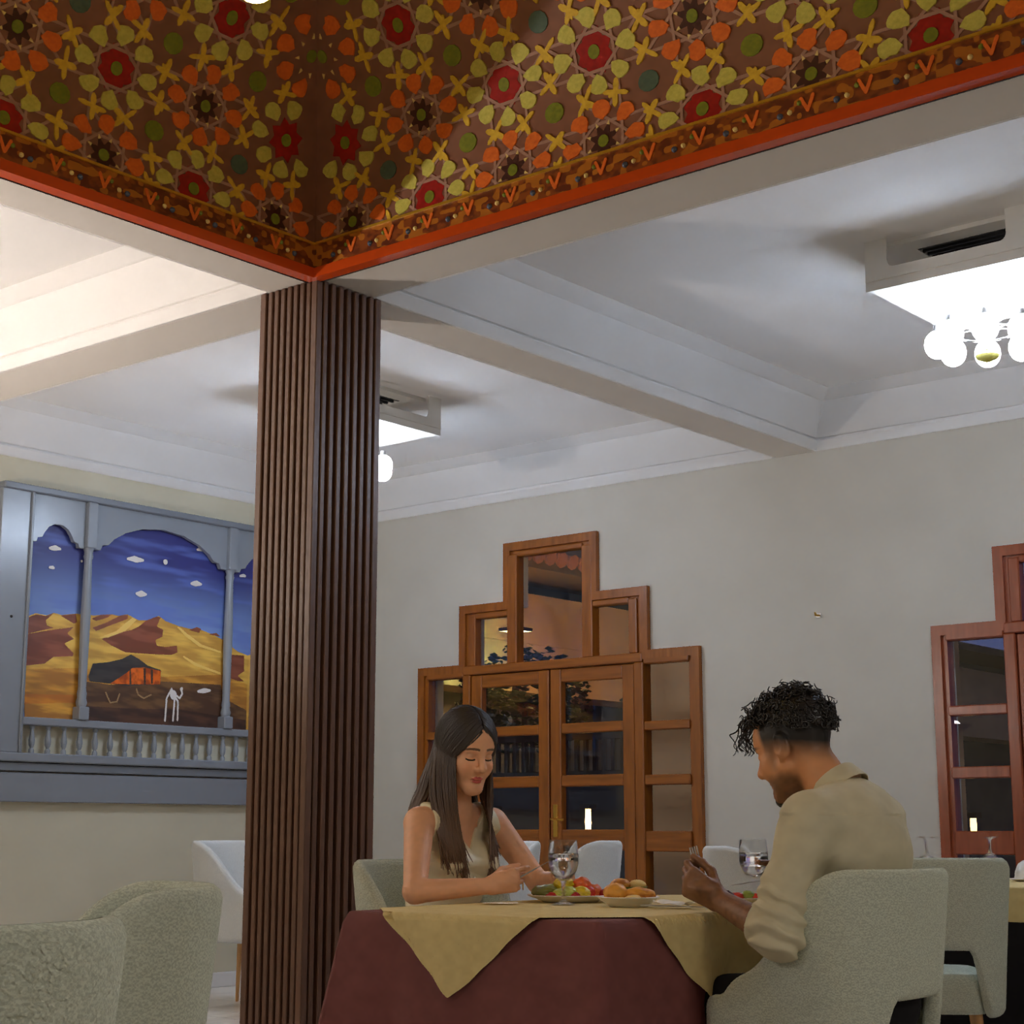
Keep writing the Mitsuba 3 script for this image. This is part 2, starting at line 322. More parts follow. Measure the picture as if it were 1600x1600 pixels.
def relief(wl, poly, s, t, h, rot=0.0, d0=0.0005, clipped=True):
    p = affinity.translate(affinity.rotate(poly, rot, origin=(0, 0)), s, t)
    if clipped: p = p.intersection(sbox(.02, .008, 3.7, 1.35))
    if p.is_empty or p.area < 2e-5: return None
    m = prism(p, h)
    v = m.vertices; q = vault_point(wl, v[:, 0], v[:, 1], v[:, 2] + d0)
    inn = A_IN * (1 - np.sqrt(1 - np.clip(v[:, 1] / B_UP, 0, .9999) ** 2))
    if (v[:, 0] - inn).min() < .004: return None
    m.vertices = q
    if wl in (0, 2): m.invert() if wl == 0 else None
    m.fix_normals(); return m
SP_S, SP_T, T0 = .403, .31, .047
KR = ['G', 'O', 'G', 'G', 'O', 'G', 'O', 'G', 'O']
far, straps = {}, []
def motif(wl, kind, name, mt, poly, s, t, h, rot=0.0, d0=.0005):
    seen = (wl == 0 and s < 1.95 and t < 1.0) or (wl == 1 and s < 3.5 and t < 1.0)
    m = relief(wl, poly, s, t, h, rot, d0)
    if m is None: return
    if seen: part(vault, name, m, mt)
    else: far.setdefault((name, mt), []).append(m)
for wl in (0, 1):
    for i in range(9):
        for j in range(5):
            s, t = .215 + SP_S * i, T0 + SP_T * j
            kind = KR[i] if wl == 1 else 'GO'[i % 2]
            if j % 2 == 0: kind = 'O' if kind == 'G' else 'G'
            for k in range(8):
                a = 45 * k
                lf = affinity.rotate(leaf(.082, .158, .063, .0035, 1000 * wl + 100 * i + 10 * j + k), a, origin=(0, 0)); lf = affinity.scale(lf, 1.1, .92, origin=(0, 0))
                if kind == 'G': motif(wl, 'leaf', 'green_leaf', 'm_vgreen', lf, s, t, .006)
                else: motif(wl, 'leaf', 'orange_leaf', 'm_vorange', lf, s, t, .006)
                if kind == 'O':
                    tr = affinity.translate(Polygon([(0, -.006), (.018, 0), (0, .006)]), .058, 0); motif(wl, 'fleck', 'cream_fleck', 'm_vcream', affinity.rotate(tr, a + 22.5, origin=(0, 0)), s, t, .004)
            if kind == 'G':
                motif(wl, 'star', 'red_star', 'm_vred', star(8, .085, .06), s, t, .0015, 22.5)
                motif(wl, 'boss', 'rosette_boss', 'm_vmedal', Point(0, 0).buffer(.024, 4), s, t, .005)
            else:
                motif(wl, 'star', 'dark_star', 'm_vdark', star(8, .07, .036), s, t, .0015, 22.5)
                motif(wl, 'boss', 'rosette_boss', 'm_vmedal', Point(0, 0).buffer(.022, 4), s, t, .005)
            R = [(.212 * math.cos(math.radians(45 * k + 22.5)), .168 * math.sin(math.radians(45 * k + 22.5))) for k in range(8)]
            st = union_all([LineString([R[k], R[(k + 3) % 8]]).segmentize(.06).buffer(.0054, 1) for k in range(8)])
            m = relief(wl, st, s, t, .004)
            if m is not None: straps.append(m)
            for ds, dt, off in ((.5, 0, (0, .052)), (.5, 0, (0, -.052)), (0, .5, (.066, 0)), (0, .5, (-.066, 0))):
                motif(wl, 'cross', 'yellow_flower', 'm_vyellow', cross(7000 + 500 * wl + i * 50 + j * 5 + int(off[0] * 99 + off[1] * 77)), s + ds * SP_S + off[0], t + dt * SP_T + off[1], .006, rng.uniform(0, 360))
            md = affinity.scale(Point(0, 0).buffer(1, 3), .042, .036)
            motif(wl, 'medal', 'medallion', 'm_vteal' if (i + j) % 3 == 0 else 'm_vmedal', md, s + .5 * SP_S, t + .5 * SP_T, .004)
part(vault, 'strapwork', cat(straps), 'm_strap', kind='stuff')
for (nm, mt), ms in far.items(): part(vault, nm + 's_beyond', cat(ms), mt, kind='stuff')
for wl in (0, 1):
    for k in range(17):
        s = .12 + .2 * k; zc = (ZT + .028 + ZS - .006) / 2
        if wl == 0 and s > 2.4: continue
        def at(ds, dz): return np.array([DX0 + .013, DY1 - s - ds, zc + dz]) if wl == 0 else np.array([DX0 + s + ds, DY1 - .013, zc + dz])
        part(vault, 'blue_boss', ball(at(0, -.012), .011, 1), 'm_vblue', True)
        part(vault, 'cream_bud', lump(at(.035, -.008), .009, seed=k, sub=1), 'm_vcream')
        vpoly = union_all([LineString([(-.022, .026), (0, -.018), (.02, .028)]).buffer(.006, 2)])
        m = prism(vpoly, .004); v = m.vertices.copy(); b = at(.1, 0)
        m.vertices = np.stack([b[0] + v[:, 2], b[1] - v[:, 0], b[2] + v[:, 1]], 1) if wl == 0 else np.stack([b[0] + v[:, 0], b[1] - v[:, 2], b[2] + v[:, 1]], 1)
        m.fix_normals(); part(vault, 'tulip', m, 'm_vorange')
        part(vault, 'green_bud', lump(at(.07, .014), .009, seed=k + 40, sub=1), 'm_vmedal')

# ------------------------------------------------------------------ lights
def glow(key, mesh, col, power, smooth=True, weight=1.0):
    scene[key] = mikit.ply(mesh, 'm_porcelain', smooth, emitter={'type': 'area', 'radiance': rgb(*[c * power for c in col]), 'sampling_weight': weight})
def chandelier(at, z_top, z_ring, R, n, rg, col, power, label, n_sub=2, weight=1.0):
    k = new('chandelier', label, 'chandelier'); x, y = at
    part(k, 'canopy', lathe([(0, z_top), (.07, z_top), (.065, z_top - .015), (.02, z_top - .03), (0, z_top - .03)], 24, (x, y, 0)), 'm_fixture', 40)
    part(k, 'stem', lathe([(0, z_top - .03), (.009, z_top - .03), (.009, z_ring + .02), (.03, z_ring), (.012, z_ring - .03), (.012, z_ring - .075), (0, z_ring - .075)], 16, (x, y, 0)), 'm_steel', 40)
    part(k, 'finial', lathe([(0, z_ring - .075), (.03, z_ring - .083), (.05, z_ring - .1), (.042, z_ring - .112), (.012, z_ring - .125), (0, z_ring - .128)], 20, (x, y, 0)), 'm_vgreen', 40)
    th = np.linspace(0, 2 * PI, 49); part(k, 'ring', tube(np.stack([x + R * .62 * np.cos(th), y + R * .62 * np.sin(th), 0 * th + z_ring], 1), .005, 6), 'm_steel', 40)
    for i in range(n):
        a = 2 * PI * (i + .5) / n; c, s = math.cos(a), math.sin(a); g = np.array([x + R * c, y + R * s, z_ring - .035])
        u = np.linspace(0, 1, 8); part(k, 'arm', tube(np.stack([x + c * (.02 + (R - .02) * u), y + s * (.02 + (R - .02) * u), z_ring + .03 * np.sin(u * PI) + .01 * u], 1), .004, 6), 'm_steel', 40)
        part(k, 'socket', lathe([(0, .03), (.014, .03), (.018, 0), (0, 0)], 10, (g[0], g[1], g[2] + rg * .95)), 'm_steel', 40)
        glow(numbered(k + '__globe'), ball(g, rg, n_sub, (1, 1, 1.12)), col, power, True, weight)
    return k
def deflector(cx, cy, label, along_x):
    """the panel hung under a ceiling cassette: a flat tray carried by two upright sides with a rounded opening"""
    k = new('air_deflector', label, 'air deflector'); hw = .36; z0, z1 = 3.185, HC
    def put(m):
        if not along_x: m.apply_transform(trimesh.transformations.rotation_matrix(PI / 2, [0, 0, 1]))
        m.apply_translation([cx, cy, 0]); return m
    part(k, 'tray', put(bx(-hw + .012, hw - .012, -hw, hw, z0, z0 + .012)), 'm_fixture')
    for s in (-1, 1):
        side = sbox(-hw, z0 - .004, hw, z1).difference(sbox(-hw + .1, z0 + .085, hw - .1, z1 + .2).buffer(-.03).buffer(.03, 6))
        part(k, 'side_panel', put(on_xz(prism(side, .008), s * (hw) + .004)), 'm_fixture')
        part(k, 'bead', put(bx(-hw, hw, s * (hw + .007) - .004, s * (hw + .007) + .004, z0 + .035, z0 + .041)), 'm_fixture')
    g = new('ceiling_vent', 'dark slotted air conditioner grille in the ceiling above ' + ('the right hand chandelier' if along_x else 'the chandelier beside the column'), 'vent')
    part(g, 'frame', put(prism(sbox(-.3, -.3, .3, .3).difference(sbox(-.2, -.2, .2, .2)), .02, HC - .02)), 'm_fixture')
    part(g, 'backing', put(bx(-.2, .2, -.2, .2, HC - .004, HC - .001)), 'm_grille')
    for i in range(9): part(g, 'slat', put(bx(-.2, .2, -.19 + i * .046, -.178 + i * .046, HC - .018, HC - .006)), 'm_grille')
deflector(-2.76, 6.47, 'white tray hung below the ceiling vent over the right hand chandelier', True)
deflector(-6.595, 6.53, 'white tray hung below the ceiling vent beside the column', False)
chandelier((-2.76, 6.47), 3.183, 3.02, .2, 8, .056, COOL, L_COOL, 'chandelier of round white globes hung under the right hand ceiling tray')
chandelier((-6.595, 6.53), 3.183, 3.02, .2, 8, .056, COOL, L_COOL, 'chandelier of round white globes half hidden behind the column')
chandelier((-2.9, 2.55), 4.7, 3.155, .15, 6, .06, AMBER, L_DOME, 'amber globe chandelier hanging inside the painted vault', 2, .6)
chandelier((1.3, 2.4), 3.4, 3.05, .3, 5, .09, (1., .96, .90), L_FRONT, 'globe chandelier over the near side of the room', 1, 1.2)
chandelier((-2.8, -1.6), 3.4, 3.05, .3, 5, .09, (1., .96, .90), L_FRONT, 'globe chandelier over the front tables', 1, 1.0)
tl = new('floor_lamp', 'standing uplighter with a metal bowl in the left bay', 'floor lamp'); tx, ty, tz = -6.7, 2.1, 1.9
part(tl, 'base', lathe([(0, 0), (.15, 0), (.15, .015), (.02, .03), (0, .03)], 24, (tx, ty, 0)), 'm_grey', 40)
part(tl, 'pole', lathe([(0, .03), (.012, .03), (.012, tz - .05), (0, tz - .05)], 12, (tx, ty, 0)), 'm_grey', 40)
part(tl, 'bowl', lathe([(0, tz - .06), (.06, tz - .05), (.16, tz + .02), (.165, tz + .02), (.062, tz - .055), (0, tz - .065)], 32, (tx, ty, 0)), 'm_grey', 40)
glow(tl + '__bulb', ball((tx, ty, tz), .06, 2), WARM, L_TORCH, True, 14.)

# ------------------------------------------------------------------ stepped glazed doors
def door(key, cx, wv, wh, label):
    struct(key, label); yf = YB - .035
    def P(par, nm, x0, x1, z0, z1, y0=0., y1=.07, m=wv): return part(par, nm, bx(cx + x0, cx + x1, yf + y0, yf + y1, z0, z1, .006), m, 20)
    def pane(par, x0, x1, z0, z1): part(par, 'pane', trimesh.Trimesh([[cx + x0, yf + .04, z0], [cx + x1, yf + .04, z0], [cx + x1, yf + .04, z1], [cx + x0, yf + .04, z1]], [[0, 1, 2], [0, 2, 3]]), 'm_glass')
    part(key, 'casing', on_xz(prism(stepped(cx, .004).difference(stepped(cx, -.05, -1)), .1), yf + .1), wv)
    part(key, 'inner_casing', on_xz(prism(stepped(cx, -.05).difference(stepped(cx, -.078, -1)), .07), yf + .09), wv)
    P(key, 'transom', -.72, .72, 1.965, 2.022, -.008, .09, wh)
    for s in (-1, 1):
        a = lambda u, v: (min(s * u, s * v), max(s * u, s * v))
        P(key, 'post', *a(.66, .725), 0, 1.965, -.006, .09); P(key, 'upper_post', *a(.265, .345), 2.02, 2.73, -.004, .08)
        P(key, 'sash_stile', *a(.62, .68), 2.022, 2.36); P(key, 'sash_rail', *a(.345, .62), 2.333, 2.37, m=wh); pane(key, *a(.345, .62), 2.022, 2.335)
        for z0, z1 in ((1.952, 1.99), (1.553, 1.606), (1.227, 1.288), (.838, .958), (.0, .5)): P(key, 'sidelight_rail', *a(.725, 1.05), z0, z1, .0, .07, wh)
        for z0, z1 in ((1.606, 1.952), (1.288, 1.553), (.958, 1.227), (.5, .838)): pane(key, *a(.725, 1.05), z0, z1)
        lf = part(key, 'leaf', bx(cx + a(.565, .655)[0], cx + a(.565, .655)[1], yf + .004, yf + .06, 0.01, 1.96, .006), wv, 20)
        P(lf, 'stile', *a(.006, .09), .01, 1.96, .002, .062)
        zs = [(.01, .24), (.49, .56), (.842, .967), (1.228, 1.298), (1.556, 1.618), (1.876, 1.96)]
        for z0, z1 in zs: P(lf, 'rail', *a(.09, .565), z0, z1, .006, .058, wh)
        for (q, z0), (z1, r) in zip(zs[:-1], zs[1:]): pane(lf, *a(.09, .565), z0, z1)
        if s > 0:
            P(lf, 'handle_plate', .03, .065, .92, 1.12, -.004, .002, 'm_brass')
            part(lf, 'handle', tube([[cx + .048, yf, 1.03], [cx + .048, yf - .045, 1.03], [cx + .06, yf - .05, 1.03], [cx + .15, yf - .05, 1.025]], .008, 8), 'm_brass', 40)
    P(key, 'sash_rail', -.265, .265, 2.715, 2.75, m=wh); pane(key, -.265, .265, 2.022, 2.717)
    part(key, 'threshold', bx(cx - 1.1, cx + 1.1, yf - .02, yf + .16, 0, .02, .004), wh)
door('door_1', -6.535, 'm_door', 'm_doorx', 'orange brown stepped timber double doors with square panes behind the couple')
door('door_2', D2, 'm_door_red', 'm_door_red', 'reddish stepped timber double doors at the right edge')
hk = new('wall_hook', 'small grey hook on the bare wall between the two doors', 'hook')
part(hk, 'plate', bx(-4.632, -4.6, YB - .006, YB, 2.14, 2.165, .002), 'm_steel'); part(hk, 'pin', tube([[-4.612, YB - .005, 2.152], [-4.612, YB - .05, 2.15], [-4.61, YB - .055, 2.165]], .006, 8), 'm_brass', 40)
# ------------------------------------------------------------------ outside at dusk
mat('m_out_wall', mottled(S(196, 160, 120), S(170, 134, 98), 1.5), .9, .1)
mat('m_out_dark', mottled(S(80, 76, 76), S(58, 56, 58), 1.2), .9, .1)
mat('m_out_wood', S(70, 52, 40), .8, .2)
mat('m_tile_roof', mottled(S(150, 90, 60), S(110, 66, 46), 6.), .8, .2)
mat('m_foliage', mottled(S(64, 74, 44), S(34, 42, 26), 5.), .8, .2)
mat('m_terrace', S(96, 88, 84), .8, .2)
add('ground', bx(-40, 8, YB + .2, 46, -.12, -.02), 'm_terrace'); struct('ground', 'dark terrace outside the doors')
pw = new('porch_wall', 'tan rendered porch wall seen through the right hand side panes of the orange brown doors', 'wall')
part(pw, 'face', bx(-6.2, -4.2, 8.9, 9.2, -.02, 3.2), 'm_out_wall'); part(pw, 'edge_post', bx(-6.26, -6.2, 8.88, 9.22, -.02, 3.2), 'm_out_dark')
bd = new('balcony_building', 'pale house with a lit balcony wall and tiled eaves seen through the top panes', 'building')
part(bd, 'wall', bx(-15.5, -14.6, 9.5, 40, -.02, 4.34), 'm_out_dark')
part(bd, 'balcony_wall', bx(-14.25, -14.0, 10, 36, 3.42, 4.1), 'm_out_wall'); part(bd, 'balcony_slab', bx(-14.6, -13.9, 10, 36, 2.75, 3.4), 'm_out_wall')
part(bd, 'eave', bx(-15.4, -13.5, 10, 36, 4.34, 4.48), 'm_out_wood')
for k in range(7): part(bd, 'balcony_post', bx(-14.25, -14.05, 16.9 + 3.2 * (k - 2), 17.1 + 3.2 * (k - 2), 3.42, 4.34), 'm_out_dark')
for k in range(60): part(bd, 'roof_tile', lathe([(.0, 0), (.11, 0), (.11, 2.0), (0, 2.0)], 8).apply_transform(trimesh.transformations.rotation_matrix(-1.22, [0, 1, 0])).apply_translation([-13.45, 13 + .24 * k, 4.5]), 'm_tile_roof', 40)
rl = new('terrace_railing', 'dark terrace railing with thin uprights seen through the middle panes', 'railing')
part(rl, 'top_rail', bx(-14, -7.5, 13.46, 13.54, 1.86, 1.93), 'm_out_wood'); part(rl, 'bottom_rail', bx(-14, -7.5, 13.47, 13.53, 1.5, 1.55), 'm_out_wood')
for k in range(56): part(rl, 'upright', bx(-13.9 + .115 * k, -13.86 + .115 * k, 13.48, 13.52, 1.55, 1.86), 'm_out_wood')
part(rl, 'plinth', bx(-14, -7.5, 13.4, 13.6, -.02, 1.5), 'm_out_dark')
for k, (x, y, z, r, lb) in enumerate([(-11.9, 14.6, 2.3, .75, 'dark leafy shrub behind the terrace railing seen through the left door leaf'), (-10.2, 15.2, 2.2, .6, 'smaller dark shrub behind the terrace railing seen through the right door leaf')]):
    tr = new('garden_shrub', lb, 'shrub'); part(tr, 'trunk', tube([[x, y, -.02], [x + .05, y, z * .5], [x, y, z]], [.07, .05, .03], 8), 'm_out_wood', 40)
    g = np.random.default_rng(50 + k); lv = []
    for i in range(1500):
        d = g.normal(size=3); d /= np.linalg.norm(d); c = np.array([x, y, z + .1]) + d * r * g.uniform(.55, 1.05) * np.array([1, 1, .8]); a, b, _ = frame_from(g.normal(size=3))
        lv.append(np.array([c - a * .06, c + b * .025, c + a * .06, c - b * .025]))
    V = np.concatenate(lv); i4 = np.arange(len(lv)) * 4
    part(tr, 'leaves', (V, np.vstack([np.stack([i4, i4 + 1, i4 + 2], 1), np.stack([i4, i4 + 2, i4 + 3], 1)])), 'm_foliage', kind='stuff')
def lantern(x, y, z, w, hgt, pw_, lb, post=True):
    k = new('garden_lantern', lb, 'lantern')
    glow(k + '__glass', lathe([(0, 0), (w * .42, 0), (w * .5, hgt * .4), (w * .42, hgt), (0, hgt)], 16, (x, y, z)), (1., .62, .2), pw_, 40, 4. if pw_ > 100 else 1.5 if pw_ > 30 else .2)
    part(k, 'cap', bx(x - w * .9, x + w * .9, y - w * .9, y + w * .9, z + hgt, z + hgt + .04), 'm_out_wood'); part(k, 'post', bx(x - .03, x + .03, y - .03, y + .03, -.02, z), 'm_out_wood')
lantern(-9.05, 12.0, .95, .06, .2, 5., 'glowing garden lantern seen low through the right leaf of the orange brown doors')
lantern(-11.05, 13.0, 1.1, .1, .06, 3., 'small garden lantern seen low through the left leaf of the orange brown doors')
lantern(-9.4, 13.2, 1.6, .09, .26, 1.6, 'tall amber lantern by the terrace railing')
lantern(-5.25, 11.6, .95, .05, .1, 4., 'candle lantern seen through the reddish doors')
lantern(-12.6, 15.3, 3.0, .16, .3, 900., 'balcony lantern that lights the pale house')
lantern(-5.6, 8.62, 2.5, .06, .1, 70., 'porch lantern above the tan wall')
# ------------------------------------------------------------------ arched screen with the desert painting
PX = XL + .001
sc = new('arched_screen', 'grey painted wooden screen of arches and balusters around the desert painting on the left wall', 'screen')
YA, YZ = 5.345, 7.76; ym = (YA + YZ) / 2
part(sc, 'base_panel', bx(PX, PX + .05, YA - .04, YZ + .04, 1.12, 1.285, .004), 'm_grey'); part(sc, 'base_rail', bx(PX, PX + .062, YA - .04, YZ + .04, 1.292, 1.34, .004), 'm_grey_edge'); part(sc, 'sill', bx(PX, PX + .085, YA - .045, YZ + .045, 1.344, 1.394, .006), 'm_grey')
for a, b in ((YA, 5.555), (YZ - .21, YZ)):
    part(sc, 'end_post', bx(PX, PX + .07, a, b, 1.394, 2.9, .004), 'm_grey'); part(sc, 'post_moulding', bx(PX, PX + .085, b - .02 if a == YA else a, b if a == YA else a + .02, 1.394, 2.9, .004), 'm_grey_edge')
part(sc, 'bolt', ball((PX + .07, YA + .1, 2.16), .008, 1), 'm_hole')
part(sc, 'top_rail', bx(PX, PX + .09, YA, YZ, 2.896, 2.936, .006), 'm_grey_edge')
part(sc, 'rail', bx(PX, PX + .075, 5.555, YZ - .21, 1.553, 1.598, .005), 'm_grey')
P1, P2 = 5.962, 7.068
def arch(y0, y1, z0, z1, small):
    w = y1 - y0; pts = [(y0, 2.896), (y0, z0)]
    prof = [(0, 0), (.045, 0), (.06, .18), (.1, .2), (.14, .42), (.22, .68), (.34, .9), (.5, 1)] if not small else [(0, 0), (.1, 0), (.12, .22), (.2, .26), (.24, .5), (.32, .82), (.42, .98), (.5, 1)]
    prof = prof + [(1 - a, b) for a, b in prof[::-1][1:]]
    xs_ = np.interp(np.linspace(0, 1, 41), [p[0] for p in prof], np.arange(len(prof)))
    pts += [(y0 + w * a, z0 + (z1 - z0) * b) for a, b in prof] + [(y1, 2.896)]
    return Polygon(pts)
for a, b, z0, z1, s in ((5.555, P1 - .035, 2.615, 2.735, True), (P1 + .035, P2 - .035, 2.62, 2.81, False), (P2 + .035, YZ - .21, 2.615, 2.735, True)):
    part(sc, 'arch_board', on_yz(prism(arch(a, b, z0, z1, s), .03), PX + .03), 'm_grey')
for y in (P1, P2):
    pl = part(sc, 'pillar', lathe([(0, 1.67), (.026, 1.67), (.034, 1.70), (.026, 1.73), (.03, 1.75), (.024, 1.78), (.03, 2.2), (.023, 2.55), (.03, 2.57), (.024, 2.59), (.032, 2.62), (0, 2.62)], 20, (PX + .055, y, 0)), 'm_grey', 40)
    part(pl, 'plinth', bx(PX + .02, PX + .09, y - .036, y + .036, 1.598, 1.675, .004), 'm_grey'); part(pl, 'head_block', bx(PX + .02, PX + .09, y - .034, y + .034, 2.62, 2.896, .004), 'm_grey')
for k in range(20):
    y = 5.665 + .1094 * k - .02
    if y < YZ - .25: part(sc, 'baluster', lathe([(0, 1.394), (.016, 1.394), (.016, 1.415), (.009, 1.425), (.016, 1.44), (.019, 1.47), (.012, 1.51), (.009, 1.53), (.016, 1.54), (.016, 1.553), (0, 1.553)], 12, (PX + .04, y, 0)), 'm_grey', 40)
# the painting: flat layers of paint on one board
def psky(p, n, uv):
    t = dr.clip((p.z - 2.15) / .65, 0, 1); c = MIX(S(116, 142, 196), S(44, 46, 110), SS(0., .75, t))
    return MIX(c, S(88, 108, 180), SS(.5, .75, FB(p.y * 2.2, p.z * 14, 0, 3)) * .6)
mat('m_psky', proc(psky), .5, .4)
def brush(a, b, fy=5., fz=26.): return proc(lambda p, n, uv: MIX(a, b, SS(.3, .7, FB(p.y * fy + p.z * 6, p.z * fz, 0, 3))))
mat('m_psand', brush(S(226, 182, 84), S(192, 142, 62)), .5, .4); mat('m_pshade', brush(S(112, 58, 40), S(136, 76, 56)), .5, .4); mat('m_pnear', brush(S(214, 156, 62), S(160, 106, 46)), .5, .4)
mat('m_porange', brush(S(206, 132, 44), S(170, 100, 40)), .5, .4); mat('m_pground', brush(S(104, 74, 46), S(70, 46, 32), 8.), .5, .4); mat('m_pbrown', brush(S(76, 48, 34), S(54, 36, 30), 8.), .5, .4)
mat('m_ptent', brush(S(40, 36, 38), S(58, 52, 50)), .5, .4); mat('m_pglow', brush(S(214, 100, 24), S(150, 60, 18), 30.), .5, .4); mat('m_pwhite', S(214, 208, 204), .5, .4); mat('m_pcrest', S(232, 194, 104), .5, .4); mat('m_pfaint', S(150, 120, 84), .5, .4)
pt = sc + '__painting'
add(pt, bx(PX + .012, PX + .02, 5.55, YZ - .2, 1.57, 2.88), 'm_psky', label='painting of yellow dunes and a dark tent under a blue evening sky')
PTS = {'dune_far': [(5.565, 2.168), (5.638, 2.201), (5.715, 2.196), (5.764, 2.216), (5.816, 2.208), (5.917, 2.226), (6.046, 2.228), (6.176, 2.248), (6.226, 2.243), (6.292, 2.259), (6.378, 2.231), (6.447, 2.237), (6.532, 2.273), (6.586, 2.246), (6.693, 2.224), (6.784, 2.215), (6.875, 2.217), (6.968, 2.196), (7.062, 2.168), (7.179, 2.105), (7.276, 2.084), (7.283, 1.894), (5.586, 1.833)], 'shade1': [(5.565, 2.161), (5.646, 2.195), (5.708, 2.192), (5.764, 2.216), (5.709, 2.166), (5.719, 2.137), (5.766, 2.128), (5.571, 2.071)], 'shade2': [(5.811, 2.205), (5.917, 2.225), (5.928, 2.177), (5.905, 2.165)], 'shade3': [(5.571, 2.071), (5.706, 2.103), (5.906, 2.145), (5.861, 2.104), (5.913, 2.075), (5.843, 2.042), (5.915, 1.989), (5.908, 1.972), (5.776, 1.958), (5.717, 1.914), (5.582, 1.891)], 'shade4': [(6.031, 2.207), (6.094, 2.237), (6.176, 2.247), (6.144, 2.224), (6.064, 2.196)], 'shade5': [(6.042, 2.154), (6.146, 2.197), (6.242, 2.248), (6.296, 2.258), (6.294, 2.232), (6.147, 2.17), (6.067, 2.136)], 'shade6': [(6.11, 2.092), (6.215, 2.136), (6.331, 2.167), (6.381, 2.192), (6.438, 2.236), (6.515, 2.267), (6.546, 2.266), (6.518, 2.205), (6.571, 2.189), (6.564, 2.146), (6.513, 2.121), (6.524, 2.087), (6.594, 2.083), (6.681, 2.1), (6.689, 2.058), (6.64, 2.038), (6.457, 2.03), (6.288, 2.026), (6.186, 2.058)], 'shade7': [(6.775, 2.207), (6.837, 2.232), (6.871, 2.223), (6.857, 2.196)], 'shade8': [(6.94, 2.194), (6.995, 2.209), (7.033, 2.188)], 'shade9': [(7.123, 2.079), (7.237, 2.081), (7.241, 1.979), (7.185, 1.946), (7.244, 1.914), (7.111, 1.912)], 'crest1': [(6.693, 2.221), (6.767, 2.178), (6.879, 2.124), (7.037, 2.094), (7.038, 2.082), (6.861, 2.108), (6.75, 2.163), (6.676, 2.217)], 'crest2': [(6.738, 2.041), (6.848, 2.0), (7.043, 1.957), (7.044, 1.943), (6.83, 1.985), (6.729, 2.033)], 'crest3': [(6.086, 2.097), (6.214, 2.149), (6.327, 2.242), (6.296, 2.258), (6.361, 2.232), (6.281, 2.155), (6.151, 2.103)], 'sand_near': [(5.584, 1.872), (5.92, 1.903), (6.032, 1.905), (6.196, 1.876), (6.568, 1.896), (7.044, 1.943), (7.283, 1.894), (7.296, 1.561), (5.602, 1.578)], 'sand_orange': [(5.593, 1.731), (5.93, 1.745), (5.94, 1.7), (5.596, 1.674)], 'ground_dark': [(6.004, 1.83), (6.199, 1.823), (6.569, 1.868), (7.047, 1.879), (7.078, 1.795), (7.29, 1.72), (7.297, 1.547), (5.939, 1.582), (5.978, 1.729)], 'ground_brown': [(6.021, 1.685), (6.306, 1.687), (6.718, 1.703), (7.055, 1.679), (7.292, 1.662), (7.297, 1.533), (5.94, 1.575)], 'tent_dark': [(6.026, 1.864), (6.054, 1.94), (6.159, 1.955), (6.265, 1.983), (6.33, 2.016), (6.391, 1.993), (6.461, 1.957), (6.562, 1.937), (6.562, 1.849), (6.315, 1.824), (6.036, 1.832)], 'tent_glow': [(6.182, 1.828), (6.295, 1.897), (6.343, 1.934), (6.428, 1.945), (6.563, 1.933), (6.56, 1.849), (6.332, 1.834)], 'tp1': [(6.323, 1.933), (6.331, 1.934), (6.342, 1.835), (6.328, 1.834)], 'tp2': [(6.428, 1.941), (6.445, 1.938), (6.45, 1.842), (6.436, 1.841)], 'tp3': [(6.483, 1.938), (6.5, 1.935), (6.504, 1.85), (6.491, 1.847)], 'cl': [[(5.699, 2.592), (5.744, 2.611), (5.792, 2.597), (5.738, 2.586)], [(5.69, 2.477), (5.736, 2.487), (5.752, 2.476)], [(5.899, 2.539), (5.938, 2.547), (5.944, 2.541)], [(6.26, 2.599), (6.324, 2.62), (6.402, 2.606), (6.343, 2.589)], [(6.343, 2.393), (6.386, 2.412), (6.43, 2.395), (6.379, 2.378)], [(6.766, 2.504), (6.815, 2.523), (6.865, 2.508), (6.807, 2.493)], [(6.8, 2.724), (6.86, 2.75), (6.922, 2.729)], [(7.159, 2.596), (7.206, 2.612), (7.236, 2.601)], [(6.847, 1.823), (6.91, 1.844), (6.974, 1.838), (6.902, 1.819)]], 'moon': [(6.562, 2.616)], 'camel': [[(6.607, 1.628), (6.613, 1.767), (6.65, 1.827), (6.676, 1.771), (6.669, 1.631)], [(6.65, 1.825), (6.669, 1.798), (6.715, 1.773), (6.735, 1.802), (6.723, 1.829)], [(6.704, 1.636), (6.703, 1.751), (6.679, 1.778)]], 'camel2': [[(6.38, 1.807), (6.394, 1.774), (6.437, 1.756), (6.491, 1.78)], [(6.153, 1.773), (6.189, 1.714), (6.238, 1.724), (6.255, 1.772)]]}
lay = [0.0005]
def paint(name, poly, mt):
    poly = poly.buffer(0).intersection(sbox(5.55, 1.57, YZ - .2, 2.87)); lay[0] += .0002
    part(pt, name, on_yz(prism(poly, .0008), PX + .02 + lay[0]), mt)
